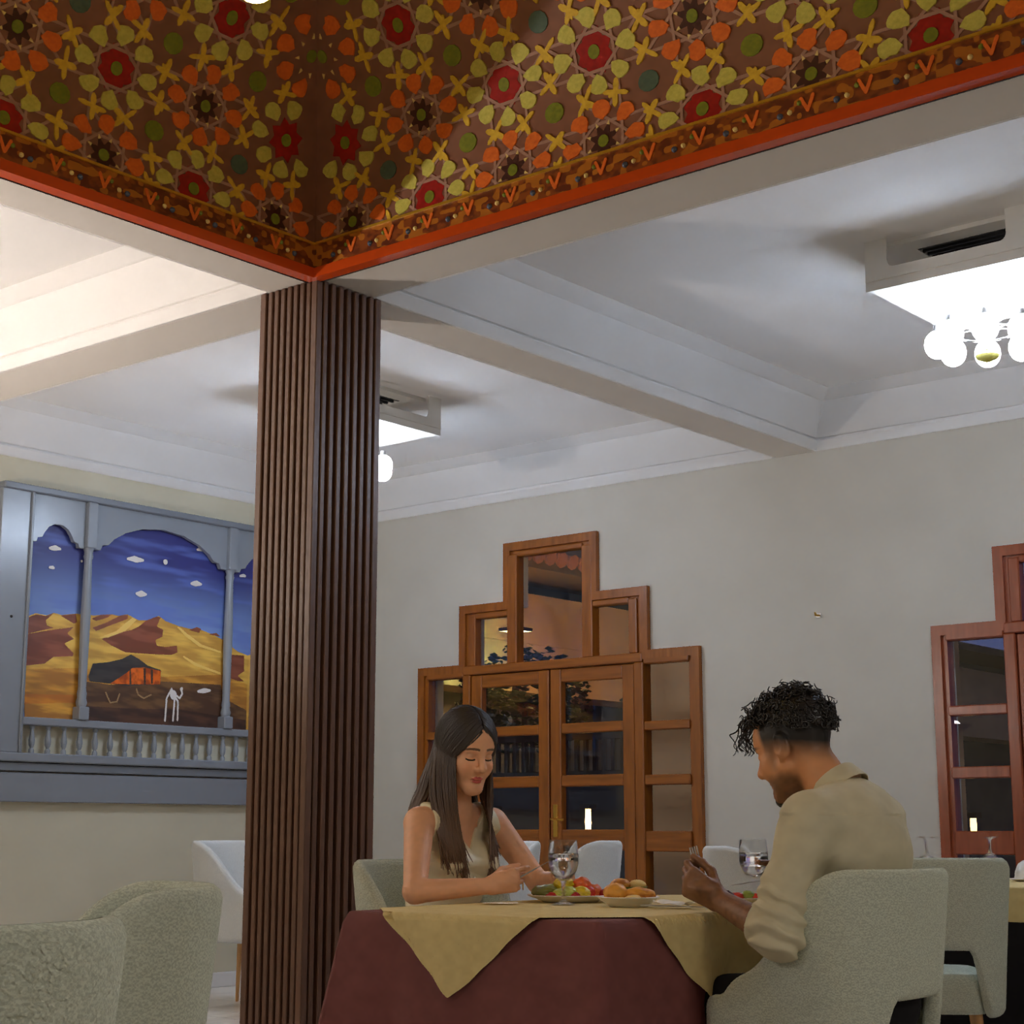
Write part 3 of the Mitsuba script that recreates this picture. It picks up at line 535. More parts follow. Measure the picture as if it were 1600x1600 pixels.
for nm in ('dune_far', 'shade1', 'shade2', 'shade3', 'shade4', 'shade5', 'shade6', 'shade7', 'shade8', 'shade9', 'crest1', 'crest2', 'crest3', 'sand_near', 'sand_orange', 'ground_dark', 'ground_brown', 'tent_dark', 'tent_glow', 'tp1', 'tp2', 'tp3'):
    what, mt = {'dune_far': ('dunes', 'm_psand'), 'sand_near': ('sand', 'm_pnear'), 'sand_orange': ('sand', 'm_porange'), 'ground_dark': ('ground', 'm_pground'), 'ground_brown': ('ground', 'm_pbrown'), 'tent_dark': ('tent', 'm_ptent'), 'tent_glow': ('tent_wall', 'm_pglow')}.get(nm, ('dune_shade', 'm_pshade') if nm.startswith('s') else ('dune_crest', 'm_pcrest') if nm.startswith('c') else ('tent_pole', 'm_pbrown'))
    q = Polygon(PTS[nm]).buffer(0)
    if nm.startswith('shade') or nm in ('dune_far', 'tent_dark'): q = q.buffer(.006, 4).buffer(-.006, 4)
    paint(what, q, mt)
paint('dunes', Polygon([(7.27, 2.085), (7.4, 2.12), (7.56, 2.06), (7.56, 1.55), (7.27, 1.55)]), 'm_psand')
for q in PTS['cl']: paint('cloud', Polygon(q).buffer(-.003).buffer(.008, 6), 'm_pwhite')
paint('moon', Point(*PTS['moon'][0]).buffer(.017, 8), 'm_pwhite')
paint('camel', union_all([LineString(q).buffer(.0065, 4) for q in PTS['camel']] + [affinity.scale(Point(6.665, 1.79).buffer(1, 8), .026, .03), Point(6.728, 1.832).buffer(.011, 5)]), 'm_pwhite')
for q in PTS['camel2']: paint('camel', LineString(q).buffer(.005, 4), 'm_pfaint')

# ------------------------------------------------------------------ chairs
def chair_meshes():
    hw, b0 = .262, .03
    path = [(x, -hw) for x in np.linspace(.30, b0, 16)[:-1]]
    for a in np.linspace(0, PI, 41): path.append((b0 - .285 * abs(math.sin(a)) ** .72, -hw * np.sign(math.cos(a)) * abs(math.cos(a)) ** .62))
    path += [(x, hw) for x in np.linspace(b0, .30, 16)[1:]]
    path = np.array(path); tan = np.gradient(path, axis=0); tan /= np.linalg.norm(tan, axis=1, keepdims=True); nrm = np.stack([tan[:, 1], -tan[:, 0]], 1)
    nrm *= np.sign(nrm[:, :1] * (path[:, :1] - .05) + nrm[:, 1:] * path[:, 1:] + 1e-9)
    sm = lambda t: np.clip(t, 0, 1) ** 2 * (3 - 2 * np.clip(t, 0, 1))
    V = []; m = 26
    th = np.linspace(0, 2 * PI, m, endpoint=False)
    def loop(P, nr, lo, hi, w):
        r = w / 2; o = r * np.cos(th); z = np.where(np.sin(th) >= 0, hi - r + r * np.sin(th), lo + r + r * np.sin(th))
        k = (th > .01) & (th < PI - .01)
        zz = z.copy(); side = np.abs(np.sin(th)) < .75
        zz = np.where(side, lo + r + (hi - lo - 2 * r) * (np.sin(th) / .75 * .5 + .5), z)
        o = np.where(side, np.sign(np.cos(th)) * r, r * np.sign(np.cos(th)) * np.sqrt(np.clip(1 - ((np.abs(np.sin(th)) - .75) / .25) ** 2, 0, 1)))
        zz = np.where(~side & (np.sin(th) > 0), hi - r + r * (np.sin(th) - .75) / .25, zz); zz = np.where(~side & (np.sin(th) < 0), lo + r + r * (np.sin(th) + .75) / .25, zz)
        lean = .075 * np.clip((zz - .34) / .53, 0, 1) * sm((.12 - P[0]) / .3) + .012
        return np.stack([P[0] + nr[0] * (o + lean), P[1] + nr[1] * (o + lean), zz], 1)
    for i, (P, nr) in enumerate(zip(path, nrm)):
        x, y = P
        hi = .61 + .26 * sm((.215 - x) / .40) - .05 * np.clip((x - .18) / .09, 0, 1) ** 2; lo = .335 + .225 * sm((.215 - abs(y)) / .09) * (x < .03)
        w = .072 - .012 * sm((.1 - x) / .3)
        if i in (0, len(path) - 1):
            for s in ((1., .55, .85) if i == 0 else (.85, .55, 1.)):
                adv = {1.: .03, .85: .03, .55: .022}[s]
            for q in ([.35, .8] if i == 0 else []): V.append(loop(P + np.array([.036 * math.sqrt(1 - q * q), 0]), nr, lo + .03 * (1 - q), hi - .03 * (1 - q), w * q))
        V.append(loop(P, nr, lo, hi, w))
        if i == len(path) - 1:
            for q in (.8, .35): V.append(loop(P + np.array([.036 * math.sqrt(1 - q * q), 0]), nr, lo + .03 * (1 - q), hi - .03 * (1 - q), w * q))
    n = len(V); V = np.vstack(V); F = []
    k = np.arange(m); j = (k + 1) % m
    for i in range(n - 1): F += [np.stack([i * m + k, i * m + j, (i + 1) * m + j], 1), np.stack([i * m + k, (i + 1) * m + j, (i + 1) * m + k], 1)]
    e = len(V); V = np.vstack([V, V[:m].mean(0), V[-m:].mean(0)]); F += [np.stack([j, k, k * 0 + e], 1), np.stack([(n - 1) * m + k, (n - 1) * m + j, k * 0 + e + 1], 1)]
    shell = trimesh.Trimesh(V, np.vstack(F), process=False); shell.fix_normals()
    def sup(rx, ry, z, cx, e_=.42):
        a = np.linspace(0, 2 * PI, 48, endpoint=False); return np.stack([cx + rx * np.sign(np.cos(a)) * np.abs(np.cos(a)) ** e_, ry * np.sign(np.sin(a)) * np.abs(np.sin(a)) ** e_, 0 * a + z], 1)
    L = [sup(rx, ry, z, .03) for rx, ry, z in ((.2, .18, .345), (.235, .212, .345), (.25, .224, .36), (.255, .226, .40), (.252, .226, .455), (.235, .21, .478), (.19, .17, .488), (.1, .09, .492))]
    V = np.vstack(L + [[[.03, 0, .345]], [[.03, 0, .493]]]); F = []; k = np.arange(48); j = (k + 1) % 48
    for i in range(len(L) - 1): F += [np.stack([i * 48 + k, i * 48 + j, (i + 1) * 48 + j], 1), np.stack([i * 48 + k, (i + 1) * 48 + j, (i + 1) * 48 + k], 1)]
    F += [np.stack([j, k, k * 0 + len(V) - 2], 1), np.stack([(len(L) - 1) * 48 + k, (len(L) - 1) * 48 + j, k * 0 + len(V) - 1], 1)]
    seat = trimesh.Trimesh(V, np.vstack(F), process=False)
    legs = [tube([[x * 1.0 + .03, y, .35], [x * 1.12 + .03, y * 1.12, .18], [x * 1.24 + .03, y * 1.24, 0]], [.021, .017, .012], 12) for x, y in ((.17, .17), (.17, -.17), (-.17, .17), (-.17, -.17))]
    for q in (shell, seat, *legs): q.vertices = q.vertices * [.738, .738, 1]
    return shell, seat, legs
_sh, _se, _lg = chair_meshes()
CH = {m: (mikit.ply(_sh, m, 35), mikit.ply(_se, m, 35)) for m in ('m_boucle', 'm_boucle_white')}
CL = [mikit.ply(l, 'm_oak', 40) for l in _lg]
def chair(x, y, face, label, m='m_boucle', group=None, scale=1.0):
    k = new('dining_chair', label, 'chair', group); tw = T().translate([x, y, 0]).rotate([0, 0, 1], math.degrees(face)).scale([scale, scale, scale])
    scene[k + '__shell'] = {**CH[m][0], 'to_world': tw}; scene[k + '__seat'] = {**CH[m][1], 'to_world': tw}
    for i, l in enumerate(CL): scene[numbered(k + '__leg')] = {**l, 'to_world': tw}
    return k
chair(-2.13, 3.845, PI, 'grey boucle tub chair in which the man in the beige shirt sits')
chair(-3.59, 4.0, -.4, 'cream boucle tub chair behind the woman in the sleeveless blouse')
chair(-1.70, .945, PI, 'grey boucle tub chair at the lower left corner with its back to the viewer')
chair(-2.45, 1.75, -PI / 2 - .6, 'beige grey boucle tub chair at the lower left, turned sideways behind the nearest chair')
chair(-2.70, 5.60, PI / 2 + .5, 'grey boucle tub chair behind the seated man, at the end of the black table')
WG = 'm_boucle_white'
chair(-7.34, 6.49, .25, 'white tub chair by the left wall, just left of the slatted column', WG, scale=1.04)
chair(-4.98, 6.4, PI + .62, 'white tub chair seen side on beyond the table, between the water glass and the bread', WG, scale=1.05)
chair(-5.0, 5.83, PI / 2 + .1, 'white tub chair with its back turned, beside the woman long hair and her water glass', WG, scale=1.05)
chair(-6.04, 7.07, -PI / 2, 'white tub chair nearest the doors, only its top edge showing above another chair', WG, scale=1.04)
chair(-3.73, 6.21, .6, 'white tub chair facing right behind the hands of the seated man', WG, scale=1.03)


# ------------------------------------------------------------------ tables and cloths
def skirt(cx0, cx1, cy0, cy1, zt, drop, flare, seed, push=None):
    r = .018; P, Nn, C = [], [], []
    def edge(a, b, nr, n=46):
        for u in np.linspace(0, 1, n, endpoint=False)[0:]:
            P.append(np.array(a) * (1 - u) + np.array(b) * u); Nn.append(np.array(nr, float))
    def corner(c, a0):
        for a in np.linspace(a0, a0 + PI / 2, 9, endpoint=False): P.append(np.array(c) + r * np.array([math.cos(a), math.sin(a)])); Nn.append(np.array([math.cos(a), math.sin(a)]))
    edge((cx0 + r, cy0), (cx1 - r, cy0), (0, -1)); corner((cx1 - r, cy0 + r), -PI / 2)
    edge((cx1, cy0 + r), (cx1, cy1 - r), (1, 0)); corner((cx1 - r, cy1 - r), 0)
    edge((cx1 - r, cy1), (cx0 + r, cy1), (0, 1)); corner((cx0 + r, cy1 - r), PI / 2)
    edge((cx0, cy1 - r), (cx0, cy0 + r), (-1, 0)); corner((cx0 + r, cy0 + r), PI)
    P, Nn = np.array(P), np.array(Nn); n = len(P)
    corners = np.array([(cx0, cy0), (cx1, cy0), (cx1, cy1), (cx0, cy1)])
    dc = np.linalg.norm(P[:, None] - corners[None], axis=2)
    ph = np.cumsum(np.linalg.norm(np.diff(P, axis=0, append=P[:1]), axis=1))
    L = [np.column_stack([P * .0 + [(cx0 + cx1) / 2, (cy0 + cy1) / 2], np.full(n, zt)]), np.column_stack([P - Nn * .012, np.full(n, zt)]), np.column_stack([P - Nn * .004, np.full(n, zt - .002)]), np.column_stack([P, np.full(n, zt - .009)])]
    dirs = np.zeros_like(P); w = np.exp(-(dc / .10) ** 2)
    for k in range(4): dirs += w[:, k:k + 1] * flare[k] * np.sign(corners[k] - [(cx0 + cx1) / 2, (cy0 + cy1) / 2])
    for d in np.linspace(.03, drop, 16):
        wave = .018 * np.sin(ph * 21 + seed) * np.clip(1 - w.sum(1) * 1.2, 0, 1) + .010 * np.sin(ph * 47 + 2 * seed)
        Q = P + Nn * (.006 + .035 * d + wave * (d / drop) ** 1.2)[:, None] + dirs * d
        if push is not None: Q = push(Q, d)
        L.append(np.column_stack([Q, np.full(n, zt - d) + .004 * np.sin(ph * 9)]))
    V = np.vstack(L); F = []; k = np.arange(n); j = (k + 1) % n
    for i in range(len(L) - 1): F += [np.stack([i * n + k, (i + 1) * n + k, (i + 1) * n + j], 1), np.stack([i * n + k, (i + 1) * n + j, i * n + j], 1)]
    return trimesh.Trimesh(V, np.vstack(F), process=False)
def table_under(name, label, x0, x1, y0, y1, zt):
    k = new(name, label, 'table')
    part(k, 'top', bx(x0 + .006, x1 - .006, y0 + .006, y1 - .006, zt - .03, zt - .002, .004), 'm_door', 20)
    for x in (x0 + .08, x1 - .08):
        for y in (y0 + .08, y1 - .08): part(k, 'leg', bx(x - .025, x + .025, y - .025, y + .025, 0, zt - .03, .004), 'm_door', 20)
    return k
TX0, TX1, TY0, TY1, TZ = -3.25, -2.407, 3.229, 4.66, .75
table_under('dining_table', 'table the couple sits at, hidden under the burgundy cloth', TX0, TX1, TY0, TY1, TZ - .002)
def push(Q, d):  # the man's legs lift the cloth on his side
    Q = Q.copy(); m = (Q[:, 0] > TX1 - .03) & (Q[:, 1] > 3.5); Q[m, 0] = np.minimum(Q[m, 0], TX1 + .012); return Q
tc = new('tablecloth', 'burgundy cloth that covers the couple table and hangs to its legs', 'tablecloth'); add(tc, skirt(TX0, TX1, TY0, TY1, TZ, .56, (.13, .10, .1, .25), 1.3, push), 'm_burgundy', 50); tag(tc, 'burgundy cloth that covers the couple table and hangs to its legs', 'tablecloth')
def overlay():
    e = .0035; f1 = .264; cut = Polygon([(TX0 - .14, TY0 + .27), (TX0 + .14, TY0), (TX0 + .14 + .262, TY0 - .205), (TX1 - .17, TY0), (TX1, TY0 + .175), (TX1 + .46, TY0 + .70), (TX1, TY1 - .2), (TX1 - .2, TY1), (TX0 + .3, TY1 + .2), (TX0 + .1, TY1), (TX0, TY1 - .2), (TX0 - .3, TY0 + .75)])
    st = .0125; gx, gy = np.arange(TX0 - .5, TX1 + .5, st), np.arange(TY0 - .5, TY1 + .5, st)
    tri = []
    import shapely
    m = trimesh.creation.triangulate_polygon(shapely.segmentize(cut, .02), engine='earcut')
    V2, F = np.array(m[0]), np.array(m[1]); t = trimesh.Trimesh(np.column_stack([V2, V2[:, 0] * 0]), F, process=False)
    v, f = trimesh.remesh.subdivide_to_size(t.vertices, t.faces, .022, max_iter=12); v = v[:, :2]
    mm = trimesh.Trimesh(np.column_stack([v, v[:, 0] * 0]), f, process=True); v, f = mm.vertices[:, :2], mm.faces
    x, y = v.T.copy(); z = np.full(len(x), TZ + e)
    for ax, lim, sg in ((0, TX0, -1), (0, TX1, 1), (1, TY0, -1), (1, TY1, 1)):
        q = x if ax == 0 else y; s = np.maximum((q - lim) * sg, 0); o = y if ax == 0 else x
        on = s > 0; off = np.where(s < .012, s * .7, .0105 + .04 * s + .010 * (np.sin(o * 26 + 1) + .5 * np.sin(o * 61)) * np.clip(s / .15, 0, 1)) + .008 * np.clip(s / .02, 0, 1)
        q2 = np.where(on, lim + sg * off, q); z = np.where(on, z - np.maximum(s - .004, 0), z)
        if ax == 0: x = q2
        else: y = q2
    mm = trimesh.Trimesh(np.column_stack([x, y, z]), f, process=False)
    if mm.face_normals[:, 2].sum() < 0: mm.invert()
    return mm
tv = new('table_overlay', 'beige overlay cloth on the couple table with hanging corners', 'tablecloth'); add(tv, overlay(), 'm_beige', 60); tag(tv, 'beige overlay cloth laid over the burgundy tablecloth, one corner hanging in front', 'tablecloth')
# the black table behind the man
RX0, RX1, RY0, RY1 = -3.03, -2.22, 6.02, 7.35
table_under('dining_table', 'table in front of the reddish doors, hidden under a black cloth', RX0, RX1, RY0, RY1, TZ - .002)
k = new('tablecloth', 'black floor length cloth on the table in front of the reddish doors', 'tablecloth'); l_ = labels[k]; add(k, skirt(RX0, RX1, RY0, RY1, TZ, .66, (.2, .2, .2, .2), 2.1), 'm_black_cloth', 50); labels[k] = l_
k = new('table_overlay', 'pale yellow runner over the black tablecloth behind the seated man', 'tablecloth')
m = cat(bx(RX0 - .012, RX1 + .012, RY0 - .012, RY1 - .1, TZ + .001, TZ + .006, .002), bx(RX0 + .1, RX1 + .012, RY0 - .016, RY0 - .009, TZ - .12, TZ + .004, .002)); l_ = labels[k]; add(k, m, 'm_beige', 20); labels[k] = l_
# the white table between the far chairs
table_under('dining_table', 'far table among the white tub chairs', -6.22, -5.44, 6.15, 6.75, .74)
k = new('tablecloth', 'white cloth on the far table among the white chairs', 'tablecloth'); l_ = labels[k]; add(k, skirt(-6.22, -5.44, 6.15, 6.75, .742, .3, (.1, .1, .1, .1), .3), 'm_paper', 50); labels[k] = l_

# ------------------------------------------------------------------ tableware
TT = TZ + .0042
GL = [(0, 0), (.036, 0), (.036, .0025), (.012, .008), (.0055, .016), (.0048, .03), (.0055, .055), (.009, .066), (.022, .074), (.036, .09), (.0425, .112), (.0435, .135), (.0405, .165), (.0385, .18), (.0373, .18), (.0393, .165), (.0421, .135), (.0411, .112), (.034, .092), (.02, .078), (0, .0725)]
GW = [(0, .0728), (.0196, .0783), (.0336, .0924), (.0406, .112), (.0415, .13), (.0412, .142), (0, .142)]
def glass(x, y, z, label, water=True, flip=False, s=1.0):
    k = new('wine_glass', label, 'glass'); G = np.array(GL) * s
    g = lathe(G, 40)
    if flip: g.apply_transform(np.diag([1, -1, -1, 1.])); g.apply_translation([0, 0, .18 * s])
    g.apply_translation([x, y, z]); part(k, 'bowl_and_stem', g, 'm_crystal', 40)
    if water: part(k, 'water', lathe(np.array(GW) * s, 40, (x, y, z)), 'm_water', 40)
glass(-2.955, 3.80, TT, 'stemmed glass of water in front of the woman plate')
glass(-2.655, 4.33, TT, 'stemmed glass of water beyond the man plate')
glass(-2.93, 6.62, TZ + .0065, 'upturned stemmed glass before the reddish doors', False, True)
glass(-2.97, 6.12, TZ + .0065, 'upturned glass just behind the man back', False, True)
def plate(x, y, r, label, name='plate', h=.018, z=None):
    k = new(name, label, 'plate'); z = TT if z is None else z
    part(k, 'dish', lathe([(0, 0), (r * .6, 0), (r * .66, .004), (r * .98, h), (r, h + .002), (r * .985, h + .004), (r * .66, .009), (r * .6, .006), (0, .006)], 48, (x, y, z)), 'm_porcelain', 40)
plate(-3.065, 3.975, .128, 'white dinner plate of salad before the woman'); plate(-2.60, 4.13, .115, 'white dinner plate of salad before the man'); plate(-2.752, 3.83, .086, 'white side plate holding bread rolls', h=.024)
bk = new('bread_bowl', 'small dark bowl of bread at the far side of the table', 'bowl'); part(bk, 'bowl', lathe([(0, 0), (.035, 0), (.06, .03), (.064, .034), (.058, .032), (.033, .006), (0, .005)], 32, (-3.135, 4.36, TT)), 'm_olive', 40)
kb = new('upturned_cup', 'white upturned cup on a saucer by the right edge', 'cup'); part(kb, 'cup', lathe([(0, .075), (.02, .076), (.045, .06), (.058, .03), (.062, 0), (.058, 0), (0, 0)], 32, (-2.80, 6.70, TZ + .017)), 'm_porcelain', 40); part(kb, 'saucer', lathe([(0, 0), (.05, 0), (.085, .01), (.083, .012), (0, .006)], 32, (-2.80, 6.70, TZ + .0065)), 'm_porcelain', 40)
def food(name, cat_, label, mesh, mt, group=None, sm=40):
    k = new(name, label, cat_, group); d = labels[k]; add(k, mesh, mt, sm); labels[k] = d
px_, py_, pz_ = -3.065, 3.975, TT + .008
rr, hh = RIGHT, HEAD
def onp(a, b, z=0.0): return np.array([px_, py_, pz_ + z]) + rr * a + hh * b
for i, (a, b, z, r, s, mt, nm, lb, ct) in enumerate([
    (-.072, 0, .018, .03, (1.5, .8, .6), 'm_olive', 'lettuce_leaf', 'olive green leaf at the near end of the woman plate', 'lettuce'), (-.05, .03, .024, .026, (1.4, .8, .6), 'm_lettuce', 'lettuce_leaf', 'bright green leaf leaning on the cucumber of the woman plate', 'lettuce'),
    (-.028, -.035, .014, .022, (1.1, 1, .7), 'm_lime', 'cucumber_slice', 'pale green cucumber piece at the front of the woman plate', 'cucumber'), (-.008, -.03, .016, .023, (1.1, 1, .8), 'm_lime', 'cucumber_slice', 'pale green cucumber piece under the lemon on the woman plate', 'cucumber'), (-.02, 0, .04, .022, (1.3, 1, .8), 'm_lemon', 'lemon_wedge', 'yellow lemon wedge on top of the woman salad', 'lemon'),
    (.03, -.03, .016, .022, (1.2, .9, .8), 'm_lemon', 'pepper_piece', 'yellow pepper piece right of the glass stem', 'pepper'), (.05, -.01, .018, .02, (1, 1, .9), 'm_tomato', 'tomato_wedge', 'lower red tomato wedge on the woman plate', 'tomato'), (.035, .01, .036, .023, (1.1, .9, .9), 'm_melon', 'tomato_wedge', 'upper orange tomato wedge on the woman plate', 'tomato'), (.07, .01, .02, .02, (1.1, 1, .9), 'm_melon', 'tomato_wedge', 'orange tomato wedge at the right end of the woman plate', 'tomato'),
    (.015, -.05, .008, .013, (1, 1, .9), 'm_cherry', 'cherry_tomato', 'dark red cherry tomato behind the glass stem', 'tomato'), (-.055, -.04, .008, .014, (1.3, 1, .8), 'm_cherry', 'cherry_tomato', 'dark red cherry tomato at the left of the woman plate', 'tomato'), (.095, .0, .014, .012, (1, 1, 1), 'm_cherry', 'cherry_tomato', 'dark red cherry tomato on the right rim of the woman plate', 'tomato')]):
    food(nm, ct, lb, lump(onp(a, b, z * 1.1), r * 1.15, s, i, .22, 1.6, 3), mt)
px_, py_ = -2.60, 4.13
for i, (a, b, z, r, s, mt, nm, lb, ct) in enumerate([(-.05, -.02, .02, .022, (1.4, .8, .9), 'm_purple', 'red_lettuce_leaf', 'dark purple lettuce leaf above the man wrist', 'lettuce'), (-.025, -.03, .014, .02, (1.2, .8, .9), 'm_purple', 'red_lettuce_leaf', 'dark purple lettuce leaf low on the man plate', 'lettuce'), (.005, -.03, .014, .017, (1.2, 1, .8), 'm_tomato', 'tomato_wedge', 'red tomato wedge in the middle of the man plate', 'tomato'), (.035, -.02, .016, .018, (1.4, 1, .8), 'm_lettuce', 'lettuce_leaf', 'green leaf on the right of the man plate', 'lettuce'), (.06, -.03, .012, .015, (1.1, 1, .9), 'm_tomato', 'tomato_wedge', 'red tomato wedge at the right rim of the man plate', 'tomato'), (-.10, -.04, .014, .014, (1.2, 1, .9), 'm_melon', 'tomato_wedge', 'orange tomato piece left of the man fist', 'tomato')]):
    food(nm, ct, lb, lump(onp(a, b, z), r, s, i + 30, .25, 1.8, 3), mt)
def bp(x, y, a, b, z): return np.array([x, y, TT + z]) + rr * a + hh * b
food('bread_roll', 'bread', 'round golden bread roll on the side plate', lump(bp(-2.752, 3.83, -.036, 0, .037), .033, (1, 1, .8), 60, .08, 1.2, 3), 'm_crust')
food('bread_roll', 'bread', 'long torn bread roll on the right of the side plate', lump(bp(-2.752, 3.83, .03, .0, .032), .027, (1.7, 1, .75), 61, .2, 1.6, 3, (-.7 + 1.4, [0, 0, 1])), 'm_crust')
food('bread_roll', 'bread', 'pale crumb piece at the front of the side plate', lump(bp(-2.752, 3.83, .012, -.045, .022), .018, (1.5, 1, .6), 62, .25, 1.8, 2), 'm_crumb')
food('bread_roll', 'bread', 'golden bread piece on the left of the dark bowl', lump(bp(-3.135, 4.36, -.022, 0, .038), .03, (1.1, 1, .7), 63, .1, 1.3, 3), 'm_crust')
food('bread_roll', 'bread', 'pale bread piece on the right of the dark bowl', lump(bp(-3.135, 4.36, .03, .0, .036), .026, (1.1, 1, .7), 64, .15, 1.3, 3), 'm_crumb')
def sheet(c, w, d, seed, amp, label):
    u, v = np.meshgrid(np.linspace(-1, 1, 14), np.linspace(-1, 1, 14), indexing='ij'); z = amp * meshkit.fbm(np.stack([u * 1.6 + seed, v * 1.6, u * 0], -1), 3, seed) + .001
    P = np.array(c) + rr * (u * w)[..., None] + hh * (v * d)[..., None] + np.array([0, 0, 1]) * z[..., None]; V = P.reshape(-1, 3); F = [[i * 14 + j, (i + 1) * 14 + j, (i + 1) * 14 + j + 1] for i in range(13) for j in range(13)] + [[i * 14 + j, (i + 1) * 14 + j + 1, i * 14 + j + 1] for i in range(13) for j in range(13)]
    food('napkin', 'napkin', label, (V, np.array(F)), 'm_paper', sm=True)
sheet([-2.60, 3.83, TT + .001], .055, .04, 4, .028, 'crumpled white napkin beside the man fist')
sheet([-3.12, 3.72, TT + .001], .05, .03, 9, .004, 'flat white napkin under the woman wrist')
def cutlery(kind, a, b, label, up=(0, 0, 1)):
    a, b = np.array(a, float), np.array(b, float); k = new(kind, label, kind); L = np.linalg.norm(b - a); d = (b - a) / L; s = np.cross(d, up); s /= np.linalg.norm(s); n = np.cross(s, d)
    def flat(poly, t):
        m = prism(poly, t); v = m.vertices; m.vertices = a + d * v[:, :1] + s * v[:, 1:2] + n * (v[:, 2:] - t / 2); m.fix_normals(); return m
    hl = L * (.5 if kind == 'knife' else .62)
    part(k, 'handle', flat(Polygon([(0, -.005), (.01, -.0065), (hl * .5, -.0045), (hl, -.003), (hl, .003), (hl * .5, .0045), (.01, .0065), (0, .005)]), .004), 'm_steel')
    if kind == 'knife': part(k, 'blade', flat(Polygon([(hl, -.004), (hl + .01, -.008), (L - .02, -.009), (L - .004, -.003), (L, .003), (L - .01, .006), (hl, .005)]), .0018), 'm_steel')
    else:
        part(k, 'head', flat(union_all([Polygon([(hl, -.003), (L - .055, -.006), (L - .045, -.012), (L - .034, -.0125), (L - .034, .0125), (L - .045, .012), (L - .055, .006), (hl, .003)])] + [sbox(L - .036, y - .0016, L, y + .0016) for y in (-.0105, -.0035, .0035, .0105)]), .002), 'm_steel')

# ------------------------------------------------------------------ people
def group(prims, k):
    """prims: list of functions of p; returns one function, only evaluated near a bounding ball"""
    def raw(p):
        d = prims[0](p)
        for f in prims[1:]: d = smin(d, f(p), k)
        return d
    return raw
def near(fn, c, R):
    c = np.array(c, float)
    def f(p):
        q = nrm(p - c) - R; m = q < .08; out = q.copy()
        if m.any(): out[m] = fn(p[m])
        return out
    return f
C_ = lambda a, b, ra, rb: (lambda p: cone(p, a, b, ra, rb))
E_ = lambda c, r, R=None: (lambda p: ell(p, c, r, R))
def hand_prims(w, d, n, side, curl, s=1.0, thumb=None):
    """w: wrist, d: wrist to knuckles, n: the way the palm faces, side +1 right hand, -1 left. curl: per finger (knuckle, middle, end) in degrees"""
    w, d, n = [np.array(v, float) for v in (w, d, n)]; d /= np.linalg.norm(d); n -= d * (n @ d); n /= np.linalg.norm(n); ix = side * np.cross(d, n)
    palm, fingers, tips = [], [], []
    for q, (o, L, b, r) in enumerate([(.027, (.040, .025, .019), .086, .0088), (.009, (.044, .028, .020), .089, .0090), (-.009, (.041, .026, .019), .085, .0085), (-.026, (.032, .020, .017), .077, .0076)]):
        B = w + s * (d * b + ix * o); palm.append(C_(w + s * (d * .012 + ix * o * .55), B, .0155 * s, .0118 * s)); P = B; th = 0.; pr = []
        for l, c_, rr_ in zip(L, curl[q], (1., .92, .82)):
            th += math.radians(c_); Q = P + s * l * (d * math.cos(th) + n * math.sin(th)); pr.append(C_(P, Q, r * rr_ * s, r * rr_ * .93 * s)); P = Q
        fingers.append(pr); tips.append(P)
    palm.append(E_(w + s * (d * .05 + n * .004), np.array([.035, .035, .022]) * s))
    t0 = w + s * (d * .025 + ix * .022 + n * .008); tv_ = thumb or ((.5, .5, .5), (.8, .1, .45), (.9, -.1, .3)); P = t0; pr = []
    for (a, b, c_), l, r in zip(tv_, (.044, .033, .026), (.0135, .0105, .0092)):
        v = d * a + ix * b + n * c_; v /= np.linalg.norm(v); Q = P + s * l * v; pr.append(C_(P, Q, r * s, r * .88 * s)); P = Q
    fs = [group(f, .004) for f in fingers]; pf = group(palm, .014); tf = group(pr, .006)
    def f(p):
        x = pf(p); fd = fs[0](p)
        for g in fs[1:]: fd = smin(fd, g(p), .0015)
        return smin(smin(x, tf(p), .010), fd, .005)
    return near(f, w + s * d * .06, .13 * s), tips, ix, (d, n)
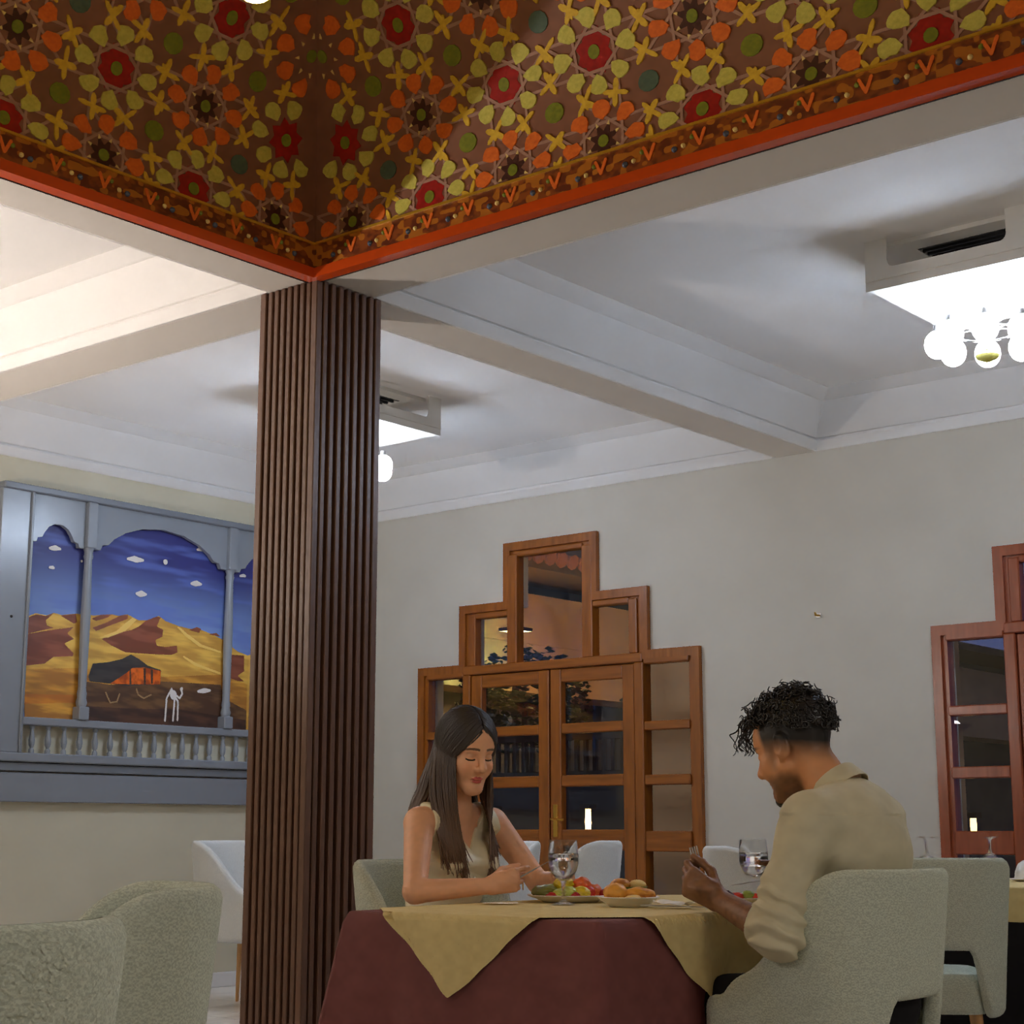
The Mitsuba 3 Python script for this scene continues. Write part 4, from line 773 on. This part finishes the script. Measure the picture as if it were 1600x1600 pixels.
def head_fn(o, R, sc=1.0, male=False):
    """head in its own axes (x forward, y left, z up), origin between the ears"""
    j = 1.08 if male else 1.0
    P = [E_((-.014, 0, .036), (.096, .075, .086)), E_((.028, 0, -.03), (.062, .058 * j, .078)), C_((.005, .050 * j, -.05), (.062, .017 * j, -.098), .02, .019), C_((.005, -.050 * j, -.05), (.062, -.017 * j, -.098), .02, .019), E_((.068, 0, -.1), (.018 * j, .02 * j, .016)),
         E_((.058, .034, -.03), (.028, .026, .03)), E_((.058, -.034, -.03), (.028, .026, .03)), C_((.070, .036, .026), (.084, .009, .021), .012, .010), C_((.070, -.036, .026), (.084, -.009, .021), .012, .010), E_((.06, 0, .05), (.032, .05, .04))]
    base = group(P, .022)
    nose = group([C_((.087, 0, .014), (.112, 0, -.027), .0085, .0110), C_((.109, 0, -.03), (.094, 0, -.04), .0110, .008), E_((.094, .012, -.034), (.011, .0075, .008)), E_((.094, -.012, -.034), (.011, .0075, .008))], .008)
    lips = group([E_((.083, 0, -.0635), (.011, .021, .0050)), E_((.082, 0, -.0725), (.011, .017, .006))], .002)
    ears = []
    for y in (1, -1):
        c, t = math.cos(.35), math.sin(.35); Re = np.array([[c, -y * t * .6, 0], [y * t * .6, c, 0], [0, 0, 1.]])
        a, b = E_((-.014, y * .078, -.003), (.021, .010, .035), Re), E_((-.005, y * .089, .002), (.0125, .008, .022), Re)
        ears.append(lambda p, a=a, b=b: smax(a(p), -b(p), .004)); ears.append(E_((-.004, y * .073, -.03), (.009, .006, .010)))
    def f(p):
        q = (p - o) @ R / sc
        d = base(q)
        for y in (1, -1):
            d = smax(d, -(np.linalg.norm((q - [.094, y * .031, .002]) / [1, 1.25, .85], axis=1) - .0135), .012)
            d = smin(d, ell(q, (.0735, y * .031, .001), (.0125, .0155, .0115)), .004)
        d = smin(d, nose(q), .010); d = smin(d, lips(q), .005)
        for e in ears: d = smin(d, e(q), .007)
        return d * sc
    return near(f, o, .17 * sc)
def rot(yaw, pitch, roll=0.0):
    """columns: forward, left, up of a head; pitch is the nod"""
    a = trimesh.transformations
    return (a.rotation_matrix(yaw, [0, 0, 1]) @ a.rotation_matrix(pitch, [0, 1, 0]) @ a.rotation_matrix(roll, [1, 0, 0]))[:3, :3]
def face_proc(o, R, sc, skin, lip, brow, lid, stubble=None, cheek=(1, .8, .75)):
    o = [float(v) for v in o]; Rm = [[float(v) / sc for v in r] for r in R]
    def fn(p, n, uv):
        dx, dy, dz = p.x - o[0], p.y - o[1], p.z - o[2]
        x, y, z = [dx * Rm[0][k] + dy * Rm[1][k] + dz * Rm[2][k] for k in range(3)]
        ay = dr.abs(y); g = FB(p.x * 60, p.y * 60, p.z * 60, 2)
        c = MIX(tuple(v * .93 for v in skin), tuple(min(1., v * 1.06) for v in skin), g)
        c = MIX(c, mi.Color3f(*skin) * mi.Color3f(*cheek), .5 * dr.exp(-(dr.square((ay - .04) / .018) + dr.square((z + .03) / .018))) * SS(.03, .05, x))
        ul = dr.square(y / .0205) + dr.square((z + .0635 - .0022 * dr.exp(-dr.square((ay - .006) / .005))) / .0046); ll = dr.square(y / .017) + dr.square((z + .0718) / .0058)
        c = MIX(c, lip, SS(1.15, .75, dr.minimum(ul, ll)) * SS(.06, .07, x)); c = MIX(c, tuple(v * .6 for v in lip), dr.exp(-dr.square((z + .0675 + .05 * dr.square(y)) / .0013)) * SS(.024, .018, ay) * SS(.07, .078, x))
        bz = .0245 + .004 * dr.sqrt(dr.maximum(1 - dr.square((ay - .03) / .024), 0)) - .12 * dr.maximum(ay - .034, 0)
        c = MIX(c, brow, SS(.0048, .0026, dr.abs(z - bz)) * SS(.010, .014, ay) * SS(.056, .048, ay) * SS(.04, .05, x) * .85)
        lz = -.0075 + 12. * dr.square(ay - .031)
        c = MIX(c, lid, SS(.0032, .0016, dr.abs(z - lz)) * SS(.0165, .0135, dr.abs(ay - .031)) * SS(.05, .06, x)); c = MIX(c, tuple(v * .75 for v in skin), .6 * SS(.008, .004, dr.abs(z - .008)) * SS(.018, .012, dr.abs(ay - .031)) * SS(.05, .06, x))
        if stubble is not None: c = stubble(c, x, y, z, g)
        return c
    return fn
def fr(o, F):
    F = np.array(F, float); L = np.array([-F[1], F[0], 0])
    return lambda f, l, u: np.array(o) + F * f + L * l + np.array([0, 0, u])
def tubes_mesh(paths, r, n=5, col=None):
    ms, cs = [], []
    for i, P in enumerate(paths):
        m = tube(P, r[i] if isinstance(r, list) else r, n); ms.append(m)
        if col is not None: cs.append(np.vstack([np.repeat(col[i], n, axis=0), col[i][:1], col[i][-1:]]))
    V = np.vstack([m.vertices for m in ms]); off = np.cumsum([0] + [len(m.vertices) for m in ms]); F = np.vstack([m.faces + o for m, o in zip(ms, off)])
    return (V, F), (np.vstack(cs) if col is not None else None)

# ---- the woman
wl = fr((-3.55, 3.92, 0), (1, 0, 0))
W_sh, W_el, W_wr = wl(.085, -.170, .985), np.array([-3.345, 3.605, .788]), np.array([-3.19, 3.752, .803])
W_shL, W_elL, W_wrL = wl(.085, .175, .985), wl(.2, .26, .80), np.array([-3.21, 4.09, .815])
W_h = wl(.135, -.012, 1.200); W_R = rot(-.32, .28, 0.0)
wh1, wt1, _, _ = hand_prims(W_wr, RIGHT * .95 + HEAD * .1 + np.array([0, 0, .22]), HEAD + RIGHT * .15, 1, [(25, 35, 20), (55, 75, 40), (62, 80, 45), (66, 82, 45)], .93, ((.6, .35, .6), (.9, .05, .4), (1, 0, .1)))
wh2, wt2, _, _ = hand_prims(W_wrL, np.array([.8, -.25, .15]), np.array([-.2, -.9, -.2]), -1, [(40, 60, 30), (50, 70, 40), (58, 75, 40), (60, 75, 40)], .93)
w_torso = group([E_(wl(0, 0, .56), (.13, .165, .11)), E_(wl(.025, 0, .70), (.092, .122, .13)), E_(wl(.055, 0, .86), (.095, .138, .13)), E_(wl(.115, .062, .845), (.052, .058, .058)), E_(wl(.115, -.062, .845), (.052, .058, .058)),
                 C_(wl(.06, .05, .985), wl(.08, .155, .975), .052, .046), C_(wl(.06, -.05, .985), wl(.08, -.155, .975), .052, .046), C_(wl(.055, .02, 1.02), wl(.072, .11, .995), .036, .034), C_(wl(.055, -.02, 1.02), wl(.072, -.11, .995), .036, .034)], .04)
w_neck = C_(wl(.07, 0, .98), W_h + W_R @ [-.03, 0, -.05], .05, .046)
w_armR = group([C_(W_sh, W_el, .046, .034), C_(W_el, W_wr, .035, .023)], .012); w_armL = group([C_(W_shL, W_elL, .046, .034), C_(W_elL, W_wrL, .035, .023)], .012)
w_leg = group([C_(wl(.02, s * .085, .545), wl(.34, s * .09, .545), .082, .058) for s in (1, -1)] + [C_(wl(.34, s * .09, .54), wl(.30, s * .1, .09), .056, .036) for s in (1, -1)] + [C_(wl(.29, s * .1, .04), wl(.42, s * .11, .03), .036, .028) for s in (1, -1)], .02)
w_head = head_fn(W_h, W_R, 1.0)
w_armR, w_armL = near(w_armR, (W_sh + W_wr) / 2, .27), near(w_armL, (W_shL + W_wrL) / 2, .3); w_legn = near(w_leg, wl(.2, 0, .32), .5)
def w_body(p):
    d = smin(w_torso(p), w_neck(p), .035); d = smin(d, w_head(p), .02); d = smin(d, w_armR(p), .022); d = smin(d, w_armL(p), .022); d = smin(d, w_legn(p), .04)
    return smin(smin(d, wh1(p), .012), wh2(p), .012)
SKIN_W = S(226, 170, 134)
mat('m_skin_w', proc(face_proc(W_h, W_R, 1.0, SKIN_W, S(190, 88, 80), S(52, 34, 26), S(22, 16, 14), None, (1.0, .78, .72))), .48, .4)
wk = new('person', 'person with long dark hair in a sleeveless cream blouse, looking down at the salad plate', 'person')
m = implicit(w_body, (-3.76, 3.44, -.01), (-2.96, 4.32, 1.34), .0031); part(wk, 'body', m, 'm_skin_w', True)
def w_blouse(p):
    wr = .006 * (meshkit.fbm(p * [9, 9, 22] + 3, 2, 5) - .5) + .004 * np.sin(p[:, 2] * 55 + 6 * meshkit.noise(p * 9, 3))
    d = w_torso(p) - .0105 - wr * (p[:, 2] < .96)
    q = p - wl(0, 0, 0)
    for s, sh, el in ((-1, W_sh, W_el), (1, W_shL, W_elL)):   # the arm holes
        ax = np.array([.0, s * 1., .22]); ax /= np.linalg.norm(ax); c = wl(.078, s * .150, .985); d = smax(d, (p - c) @ ax, .006)
    v = (np.abs(q[:, 1] + .008) - (q[:, 2] - .905) * .82) * .77
    d = smax(d, np.where(q[:, 0] > .03, -v, -1.), .004); d = smax(d, -np.maximum(np.linalg.norm((q[:, :2] - [.075, 0]) * [1, .9], axis=1) - .068, .97 - q[:, 2]), .004)
    return smax(d, .5 - q[:, 2], .004)
m = implicit(w_blouse, (-3.76, 3.66, .48), (-3.25, 4.18, 1.1), .0036)
mat('m_blouse', proc(lambda p, n, uv: MIX(S(232, 224, 196), S(214, 204, 172), FB(p.x * 30, p.y * 30, p.z * 30, 2))), .5, .35, sheen=.3)
part(wk, 'blouse', m, 'm_blouse', True)
mat('m_skirt', S(60, 56, 60), .85, .2)
part(wk, 'trousers', implicit(lambda p: smax(np.minimum(w_leg(p), ell(p, wl(0, 0, .55), (.135, .17, .115))) - .012, p[:, 2] - .60, .01), (-3.75, 3.7, .06), (-3.05, 4.14, .66), .008), 'm_skirt', True)
part(wk, 'button', cat(*[ball(wl(.168 - .004 * i, -.006, .865 - .045 * i), .0045, 1) for i in range(3)]), 'm_porcelain', True)
# long straight hair, parted in the middle: a cap and many strands that follow the head, then fall
def w_hair(seed=3):
    g = np.random.default_rng(seed); paths, cols, rad = [], [], []
    for i in range(1050):
        sd = 1 if g.random() < .5 else -1; t = g.uniform(0, 1) ** .9
        ph = math.radians(52 + 128 * t); lay = g.uniform(0, 1)
        rx = .074 - .155 * t; root = np.array([rx + .004 * g.normal(), sd * (.002 + .004 * g.random()), 0.])
        A = np.array([.100, .080, .092]) + .003 + .007 * lay; c0 = np.array([-.014, 0, .036])
        root[2] = c0[2] + A[2] * math.sqrt(max(1 - ((root[0] - c0[0]) / A[0]) ** 2, .05)); pts = []
        e = c0 + np.array([A[0] * math.cos(ph), sd * A[1] * math.sin(ph), -.015 - .03 * max(1 - t * 2, 0)]) if ph < 2.2 else c0 + np.array([A[0] * math.cos(ph), sd * A[1] * math.sin(ph), -.02])
        r0, r1 = (root - c0) / A, (e - c0) / A
        for u in np.linspace(0, 1, 9):
            v = r0 * (1 - u) + r1 * u; v /= np.linalg.norm(v); pts.append(c0 + A * v)
        P = W_h + np.array(pts) @ W_R.T
        end, front = P[-1], t < .50
        if front:   # falls in front of the shoulder
            tz = .79 + .08 * g.random() + .10 * t; k = t / .5
            tgt = wl(.186 - .035 * k + .008 * g.normal() * .6, sd * (.052 + .072 * k) + .010 * g.normal() * .6 - .006, tz); mid = wl(.160 - .06 * k, sd * (.082 + .04 * k) - .012, 1.06); mid2 = wl(.172 - .04 * k, sd * (.068 + .062 * k) - .010, .955)
        else:
            tz = .90 + .07 * g.random(); k = (t - .5) / .5; th = math.radians(95 + 85 * k)
            tgt = wl(.055 + .105 * math.cos(th) - .01 * lay, sd * (.135 * math.sin(th) + .012), tz); mid = wl(.075 + .10 * math.cos(th), sd * (.095 * math.sin(th) + .012), 1.09); mid2 = wl(.06 + .112 * math.cos(th), sd * (.135 * math.sin(th) + .012), 1.005)
        mid += .004 * g.normal(size=3); ctrl = np.array([P[-2], end, mid, mid2, tgt]); u = np.array([-.25, 0, .38, .68, 1.])
        from scipy.interpolate import PchipInterpolator
        fall = PchipInterpolator(u, ctrl)(np.linspace(0, 1, 14)[1:])
        Q = np.vstack([P, fall]); paths.append(Q); z = np.linspace(0, 1, len(Q)) ** 2.2; tone = g.uniform(.75, 1.25)
        dk, lt = np.array(S(34, 26, 24)), np.array(S(104, 76, 54)); cols.append((dk * (1 - z[:, None]) + lt * z[:, None]) * tone)
        rad.append(np.concatenate([np.full(len(Q) - 5, .0036), np.linspace(.0034, .0008, 5)]) * g.uniform(.8, 1.25))
    return tubes_mesh(paths, rad, 5, cols)
scene['m_hair_w'] = {'type': 'twosided', 'bsdf': {'type': 'principled', 'base_color': {'type': 'mesh_attribute', 'name': 'vertex_color'}, 'roughness': .42, 'specular': .5}}
hm, hc = w_hair(); part(wk, 'hair', hm, 'm_hair_w', True, color=hc)
part(wk, 'ring', tube(np.array([W_wr + RIGHT * .098 + np.array([0, 0, -.0 - .001]) + .0092 * (math.cos(a) * np.array([0, 0, 1]) + math.sin(a) * HEAD) for a in np.linspace(0, 2 * PI, 20)]), .0016, 6), 'm_brass', 40)

# ---- the man
ml = fr((-2.0, 3.85, 0), (-1, 0, 0))
M_sh, M_el, M_wr = ml(.09, .185, .985), np.array([-2.135, 3.58, .715]), np.array([-2.355, 3.675, .785])
M_shR, M_elR, M_wrR = ml(.09, -.185, .985), ml(.12, -.27, .70), np.array([-2.315, 4.06, .835])
M_h = ml(.228, 0, 1.172); M_R = rot(PI - .06, .33, 0.0)
mh1, mt1, _, _ = hand_prims(M_wr, -RIGHT * .8 + HEAD * .2 + np.array([0, 0, .5]), HEAD * .8 + RIGHT * .35 + np.array([0, 0, .1]), -1, [(48, 60, 35), (62, 78, 40), (68, 82, 45), (72, 84, 45)], 1.08, ((.6, .35, .6), (.9, .1, .4), (1, 0, .15)))
mh2, mt2, _, _ = hand_prims(M_wrR, -RIGHT * .95 + np.array([0, 0, .1]), -HEAD, 1, [(20, 30, 20), (50, 60, 35), (58, 70, 40), (62, 72, 40)], 1.0)
m_torso = group([E_(ml(.05, 0, .57), (.115, .155, .12)), E_(ml(.03, 0, .72), (.112, .150, .15)), E_(ml(.06, 0, .90), (.118, .168, .15)), C_(ml(.06, .06, .99), ml(.085, .175, .975), .064, .056), C_(ml(.06, -.06, .99), ml(.085, -.175, .975), .064, .056),
                 C_(ml(.07, .03, 1.03), ml(.085, .14, .995), .044, .04), C_(ml(.07, -.03, 1.03), ml(.085, -.14, .995), .044, .04)], .045)
m_neck = C_(ml(.08, 0, 1.0), M_h + M_R @ [-.035, 0, -.035], .062, .056)
m_upL, m_upR = C_(M_sh, M_el, .056, .045), C_(M_shR, M_elR, .056, .045)
m_armL = near(group([m_upL, C_(M_el, M_wr, .044, .028)], .012), (M_sh + M_wr) / 2, .32); m_armR = near(group([m_upR, C_(M_elR, M_wrR, .044, .028)], .012), (M_shR + M_wrR) / 2, .32)
m_leg = group([C_(ml(.05, .08, .545), ml(.36, .13, .53), .082, .06), C_(ml(.36, .13, .525), ml(.33, .14, .09), .056, .042), C_(ml(.05, -.08, .55), ml(.38, -.12, .55), .082, .062), C_(ml(.38, -.12, .56), ml(.36, -.12, .09), .06, .042), C_(ml(.32, .14, .045), ml(.46, .15, .035), .04, .034), C_(ml(.34, -.12, .045), ml(.48, -.13, .035), .04, .034)], .02)
m_legn = near(m_leg, ml(.2, .05, .33), .6)
m_head = head_fn(M_h, M_R, 1.06, True)
def m_body(p):
    d = smin(m_torso(p), m_neck(p), .035); d = smin(d, m_head(p), .02); d = smin(d, m_armL(p), .02); d = smin(d, m_armR(p), .02); d = smin(d, m_legn(p), .04)
    return smin(smin(d, mh1(p), .014), mh2(p), .014)
SKIN_M = S(204, 142, 96); HAIR_M = S(24, 20, 18)
def stubble(c, x, y, z, g):
    ay = dr.abs(y)
    beard = SS(-.045, -.075, z + .30 * dr.maximum(.02 - x, 0) - .0) * SS(-.03, .0, x) * (1 - SS(.0245, .02, ay) * SS(.013, .007, dr.abs(z + .068)) * SS(.06, .07, x)); must = SS(.009, .004, dr.abs(z + .05)) * SS(.03, .02, ay) * SS(.06, .07, x)
    side = dr.exp(-dr.square((x - .028) / .013)) * SS(-.10, -.02, z) * .75
    c = MIX(c, tuple(v * .22 for v in SKIN_M), dr.clip(dr.maximum(dr.maximum(beard, must), side * .8), 0, 1) * (.72 + .3 * g))
    line = .034 + .42 * dr.minimum(x, .03)
    fade = SS(line - .080, line + .0, z) * SS(.060, .040, x)
    return MIX(c, HAIR_M, dr.clip(fade * 1.05, 0, 1))
mat('m_skin_m', proc(face_proc(M_h, M_R, 1.06, SKIN_M, S(128, 66, 56), HAIR_M, S(20, 16, 14), stubble)), .5, .4)
mk = new('person', 'person with curly dark hair in a beige shirt, seen from behind, fork in hand', 'person')
m = implicit(m_body, (-2.62, 3.42, -.01), (-1.86, 4.22, 1.34), .0031); part(mk, 'body', m, 'm_skin_m', True)
def fold(p):
    n1 = meshkit.fbm(p * [7, 7, 5] + 11, 3, 8) - .5
    return .026 * n1 + .0075 * np.sin(p[:, 0] * 30 + p[:, 2] * 24 + 9 * meshkit.noise(p * 6, 2)) * meshkit.noise(p * 5 + 4, 6)
def m_shirt(p):
    d = m_torso(p)
    for sh, el, wr in ((M_sh, M_el, M_wr), (M_shR, M_elR, M_wrR)):
        ax = (wr - el) / np.linalg.norm(wr - el); uax = (el - sh) / np.linalg.norm(el - sh)
        a = smin(cone(p, sh, el, .058, .050), cone(p, el, el + ax * .06, .048, .046), .03)
        t = (p - sh) @ uax; sw = SS_(t, .13, .24); cr = np.sin(t * 150 + 5 * meshkit.noise(p * 22, 4)) * .0055 * sw
        a = smax(a - cr, np.where(np.linalg.norm(p - el, axis=1) < .15, (p - el - ax * .046) @ ax, -1.), .004)
        cuff = smax(smin(cone(p, el + ax * .012, el + ax * .046, .053, .051), cone(p, el + ax * .012, el + ax * .046, .053, .051), .001), np.maximum((p - el - ax * .054) @ ax, -(p - el - ax * .004) @ ax), .004)
        d = smin(smin(d, a, .03), cuff, .004)
    d = d - .012 - fold(p) * (.35 + .65 * (p[:, 2] < 1.0))
    q = p - ml(0, 0, 0); d = smax(d, .50 - p[:, 2], .004)
    ca, cb = ml(.075, 0, 1.0), ml(.128, 0, 1.115); ax = (cb - ca) / np.linalg.norm(cb - ca); nb = np.array([-.55, 0, .85]); nb /= np.linalg.norm(nb)
    col = smax(cone(p, ca, cb + ax * .02, .073, .068), (p - ml(.10, 0, 1.098)) @ nb, .003)
    return smax(d, np.where((p - ml(.10, 0, 1.094)) @ nb > -.001, -(cone(p, ca, cb + ax * .1, .067, .063)), -1), .003)
def SS_(t, a, b): t = np.clip((t - a) / (b - a), 0, 1); return t * t * (3 - 2 * t)
m = implicit(m_shirt, (-2.34, 3.42, .48), (-1.80, 4.26, 1.16), .0038)
mat('m_shirt', proc(lambda p, n, uv: MIX(S(206, 198, 170), S(186, 178, 152), FB(p.x * 25, p.y * 25, p.z * 25, 3))), .75, .25, bump=(weave, .0015), sheen=.3)
part(mk, 'shirt', m, 'm_shirt', True)
ca, cb = ml(.085, 0, 1.045), ml(.150, 0, 1.115); ax = (cb - ca) / np.linalg.norm(cb - ca); e1 = np.array([0., -1., 0.]); e2 = np.cross(ax, e1); e2 *= np.sign(e2[0]) if abs(e2[0]) > 0 else 1
cv = []
for q, (r_, h_) in enumerate([(.066, .020), (.0665, .052), (.0685, .0545), (.0705, .052), (.0765, .022), (.0795, .006), (.0775, .005), (.073, .024)]):
    th = np.linspace(-2.55, 2.55, 49); droop = .012 * np.clip((np.abs(th) - 1.7) / .85, 0, 1)
    cv.append(ca + ax * (h_ - droop)[:, None] + (r_ * np.cos(th))[:, None] * e2 + (r_ * 1.02 * np.sin(th))[:, None] * e1)
V = np.concatenate(cv); F = [[a * 49 + b, a * 49 + b + 1, ((a + 1) % 8) * 49 + b + 1] for a in range(8) for b in range(48)] + [[a * 49 + b, ((a + 1) % 8) * 49 + b + 1, ((a + 1) % 8) * 49 + b] for a in range(8) for b in range(48)]
part(mk, 'collar', (V, np.array(F)), 'm_shirt', 60)
part(mk, 'trousers', implicit(lambda p: smax(np.minimum(m_leg(p), ell(p, ml(.05, 0, .55), (.115, .155, .115))) - .012, p[:, 2] - .68, .01), (-2.55, 3.45, .06), (-1.84, 4.1, .72), .008), 'm_black_cloth', True)
def m_hair(seed=5):
    g = np.random.default_rng(seed); cap = []
    paths, rad = [], []
    for i in range(620):
        while True:
            v = g.normal(size=3); v /= np.linalg.norm(v)
            if v[2] > .12 + .42 * v[0]: break
        A = np.array([.102, .080, .094]) + .002; P0 = np.array([-.014, 0, .036]) + A * v; a, b, _ = frame_from(v); th = np.linspace(0, g.uniform(4, 9), 16); r = g.uniform(.006, .0115); lift = (.012 + .022 * g.random()) * (.55 + .45 * max(v[2], 0) + .5 * max(v[0], 0)); ph = g.uniform(0, 6.28); drift = np.array([.010, 0, -.002]) * max(v[0], 0) * 2.2 + .004 * g.normal(size=3)
        u = np.linspace(0, 1, 16)[:, None]
        Q = P0 + v * (lift * np.sqrt(u)) + drift * u + r * (np.cos(th + ph)[:, None] * a + np.sin(th + ph)[:, None] * b) * (.4 + .6 * u)
        paths.append(M_h + (Q * 1.06) @ M_R.T); rad.append(np.linspace(.0030, .0012, 16) * g.uniform(.8, 1.2))
    for i in range(26):    # the fringe falling over the forehead
        y = g.uniform(-.05, .05); P0 = np.array([.078, y, .098]); u = np.linspace(0, 1, 18); th = u * g.uniform(7, 13); r = g.uniform(.006, .012)
        Q = P0 + np.stack([.052 * np.sin(u * 1.9) + r * np.cos(th) * u, g.normal() * .012 * u + r * np.sin(th) * u, -.068 * u ** 1.5 + .01 * np.sin(u * 3) + .5 * r * np.sin(th)], 1)
        paths.append(M_h + (Q * 1.06) @ M_R.T); rad.append(np.linspace(.0026, .0010, 18))
    t, _ = tubes_mesh(paths, rad, 5); t = trimesh.Trimesh(*t, process=False)
    capf = near(lambda p: smax(ell((p - M_h) @ M_R / 1.06, (-.016, 0, .042), (.105, .083, .098)) * 1.06 - .008 * (meshkit.fbm(p * 60, 2, 3) - .3), -(((p - M_h) @ M_R / 1.06) @ [-.42, 0, 1.] - .062), .012), M_h, .18)
    c = implicit(capf, M_h - .2, M_h + .2, .004)
    return cat(c, t)
mat('m_hair_m', S(22, 18, 16), .4, .5)
part(mk, 'hair', m_hair(), 'm_hair_m', True)
gb = near(lambda p: ell((p - M_h) @ M_R / 1.06, (.072, 0, -.108), (.021, .022, .019)) - .002 * meshkit.noise(p * 300, 1), M_h, .2); part(mk, 'beard', implicit(gb, M_h - .2, M_h + .2, .003), 'm_hair_m', True)
# ---- what they hold
cutlery('knife', W_wr + RIGHT * .05 + HEAD * .022 + np.array([0, 0, .002]), W_wr + RIGHT * .225 + HEAD * .01 + np.array([0, 0, .098]), 'dinner knife held up in the ringed hand')
cutlery('fork', mt1[0] + np.array([.022, .006, -.11]), mt1[0] + np.array([-.012, -.006, .048]), 'dinner fork held upright in the man left fist, tines up', HEAD * .8 + RIGHT * .6)
cutlery('knife', M_wrR - RIGHT * .02 - HEAD * .028 + np.array([0, 0, .012]), M_wrR - RIGHT * .215 - HEAD * .02 + np.array([0, 0, -.02]), 'dinner knife held flat in the man right hand')
cutlery('fork', np.array([-2.62, 3.70, TT + .012]), np.array([-2.50, 3.83, TT + .006]), 'dinner fork lying on the cloth below the man fist')

#@@MORE
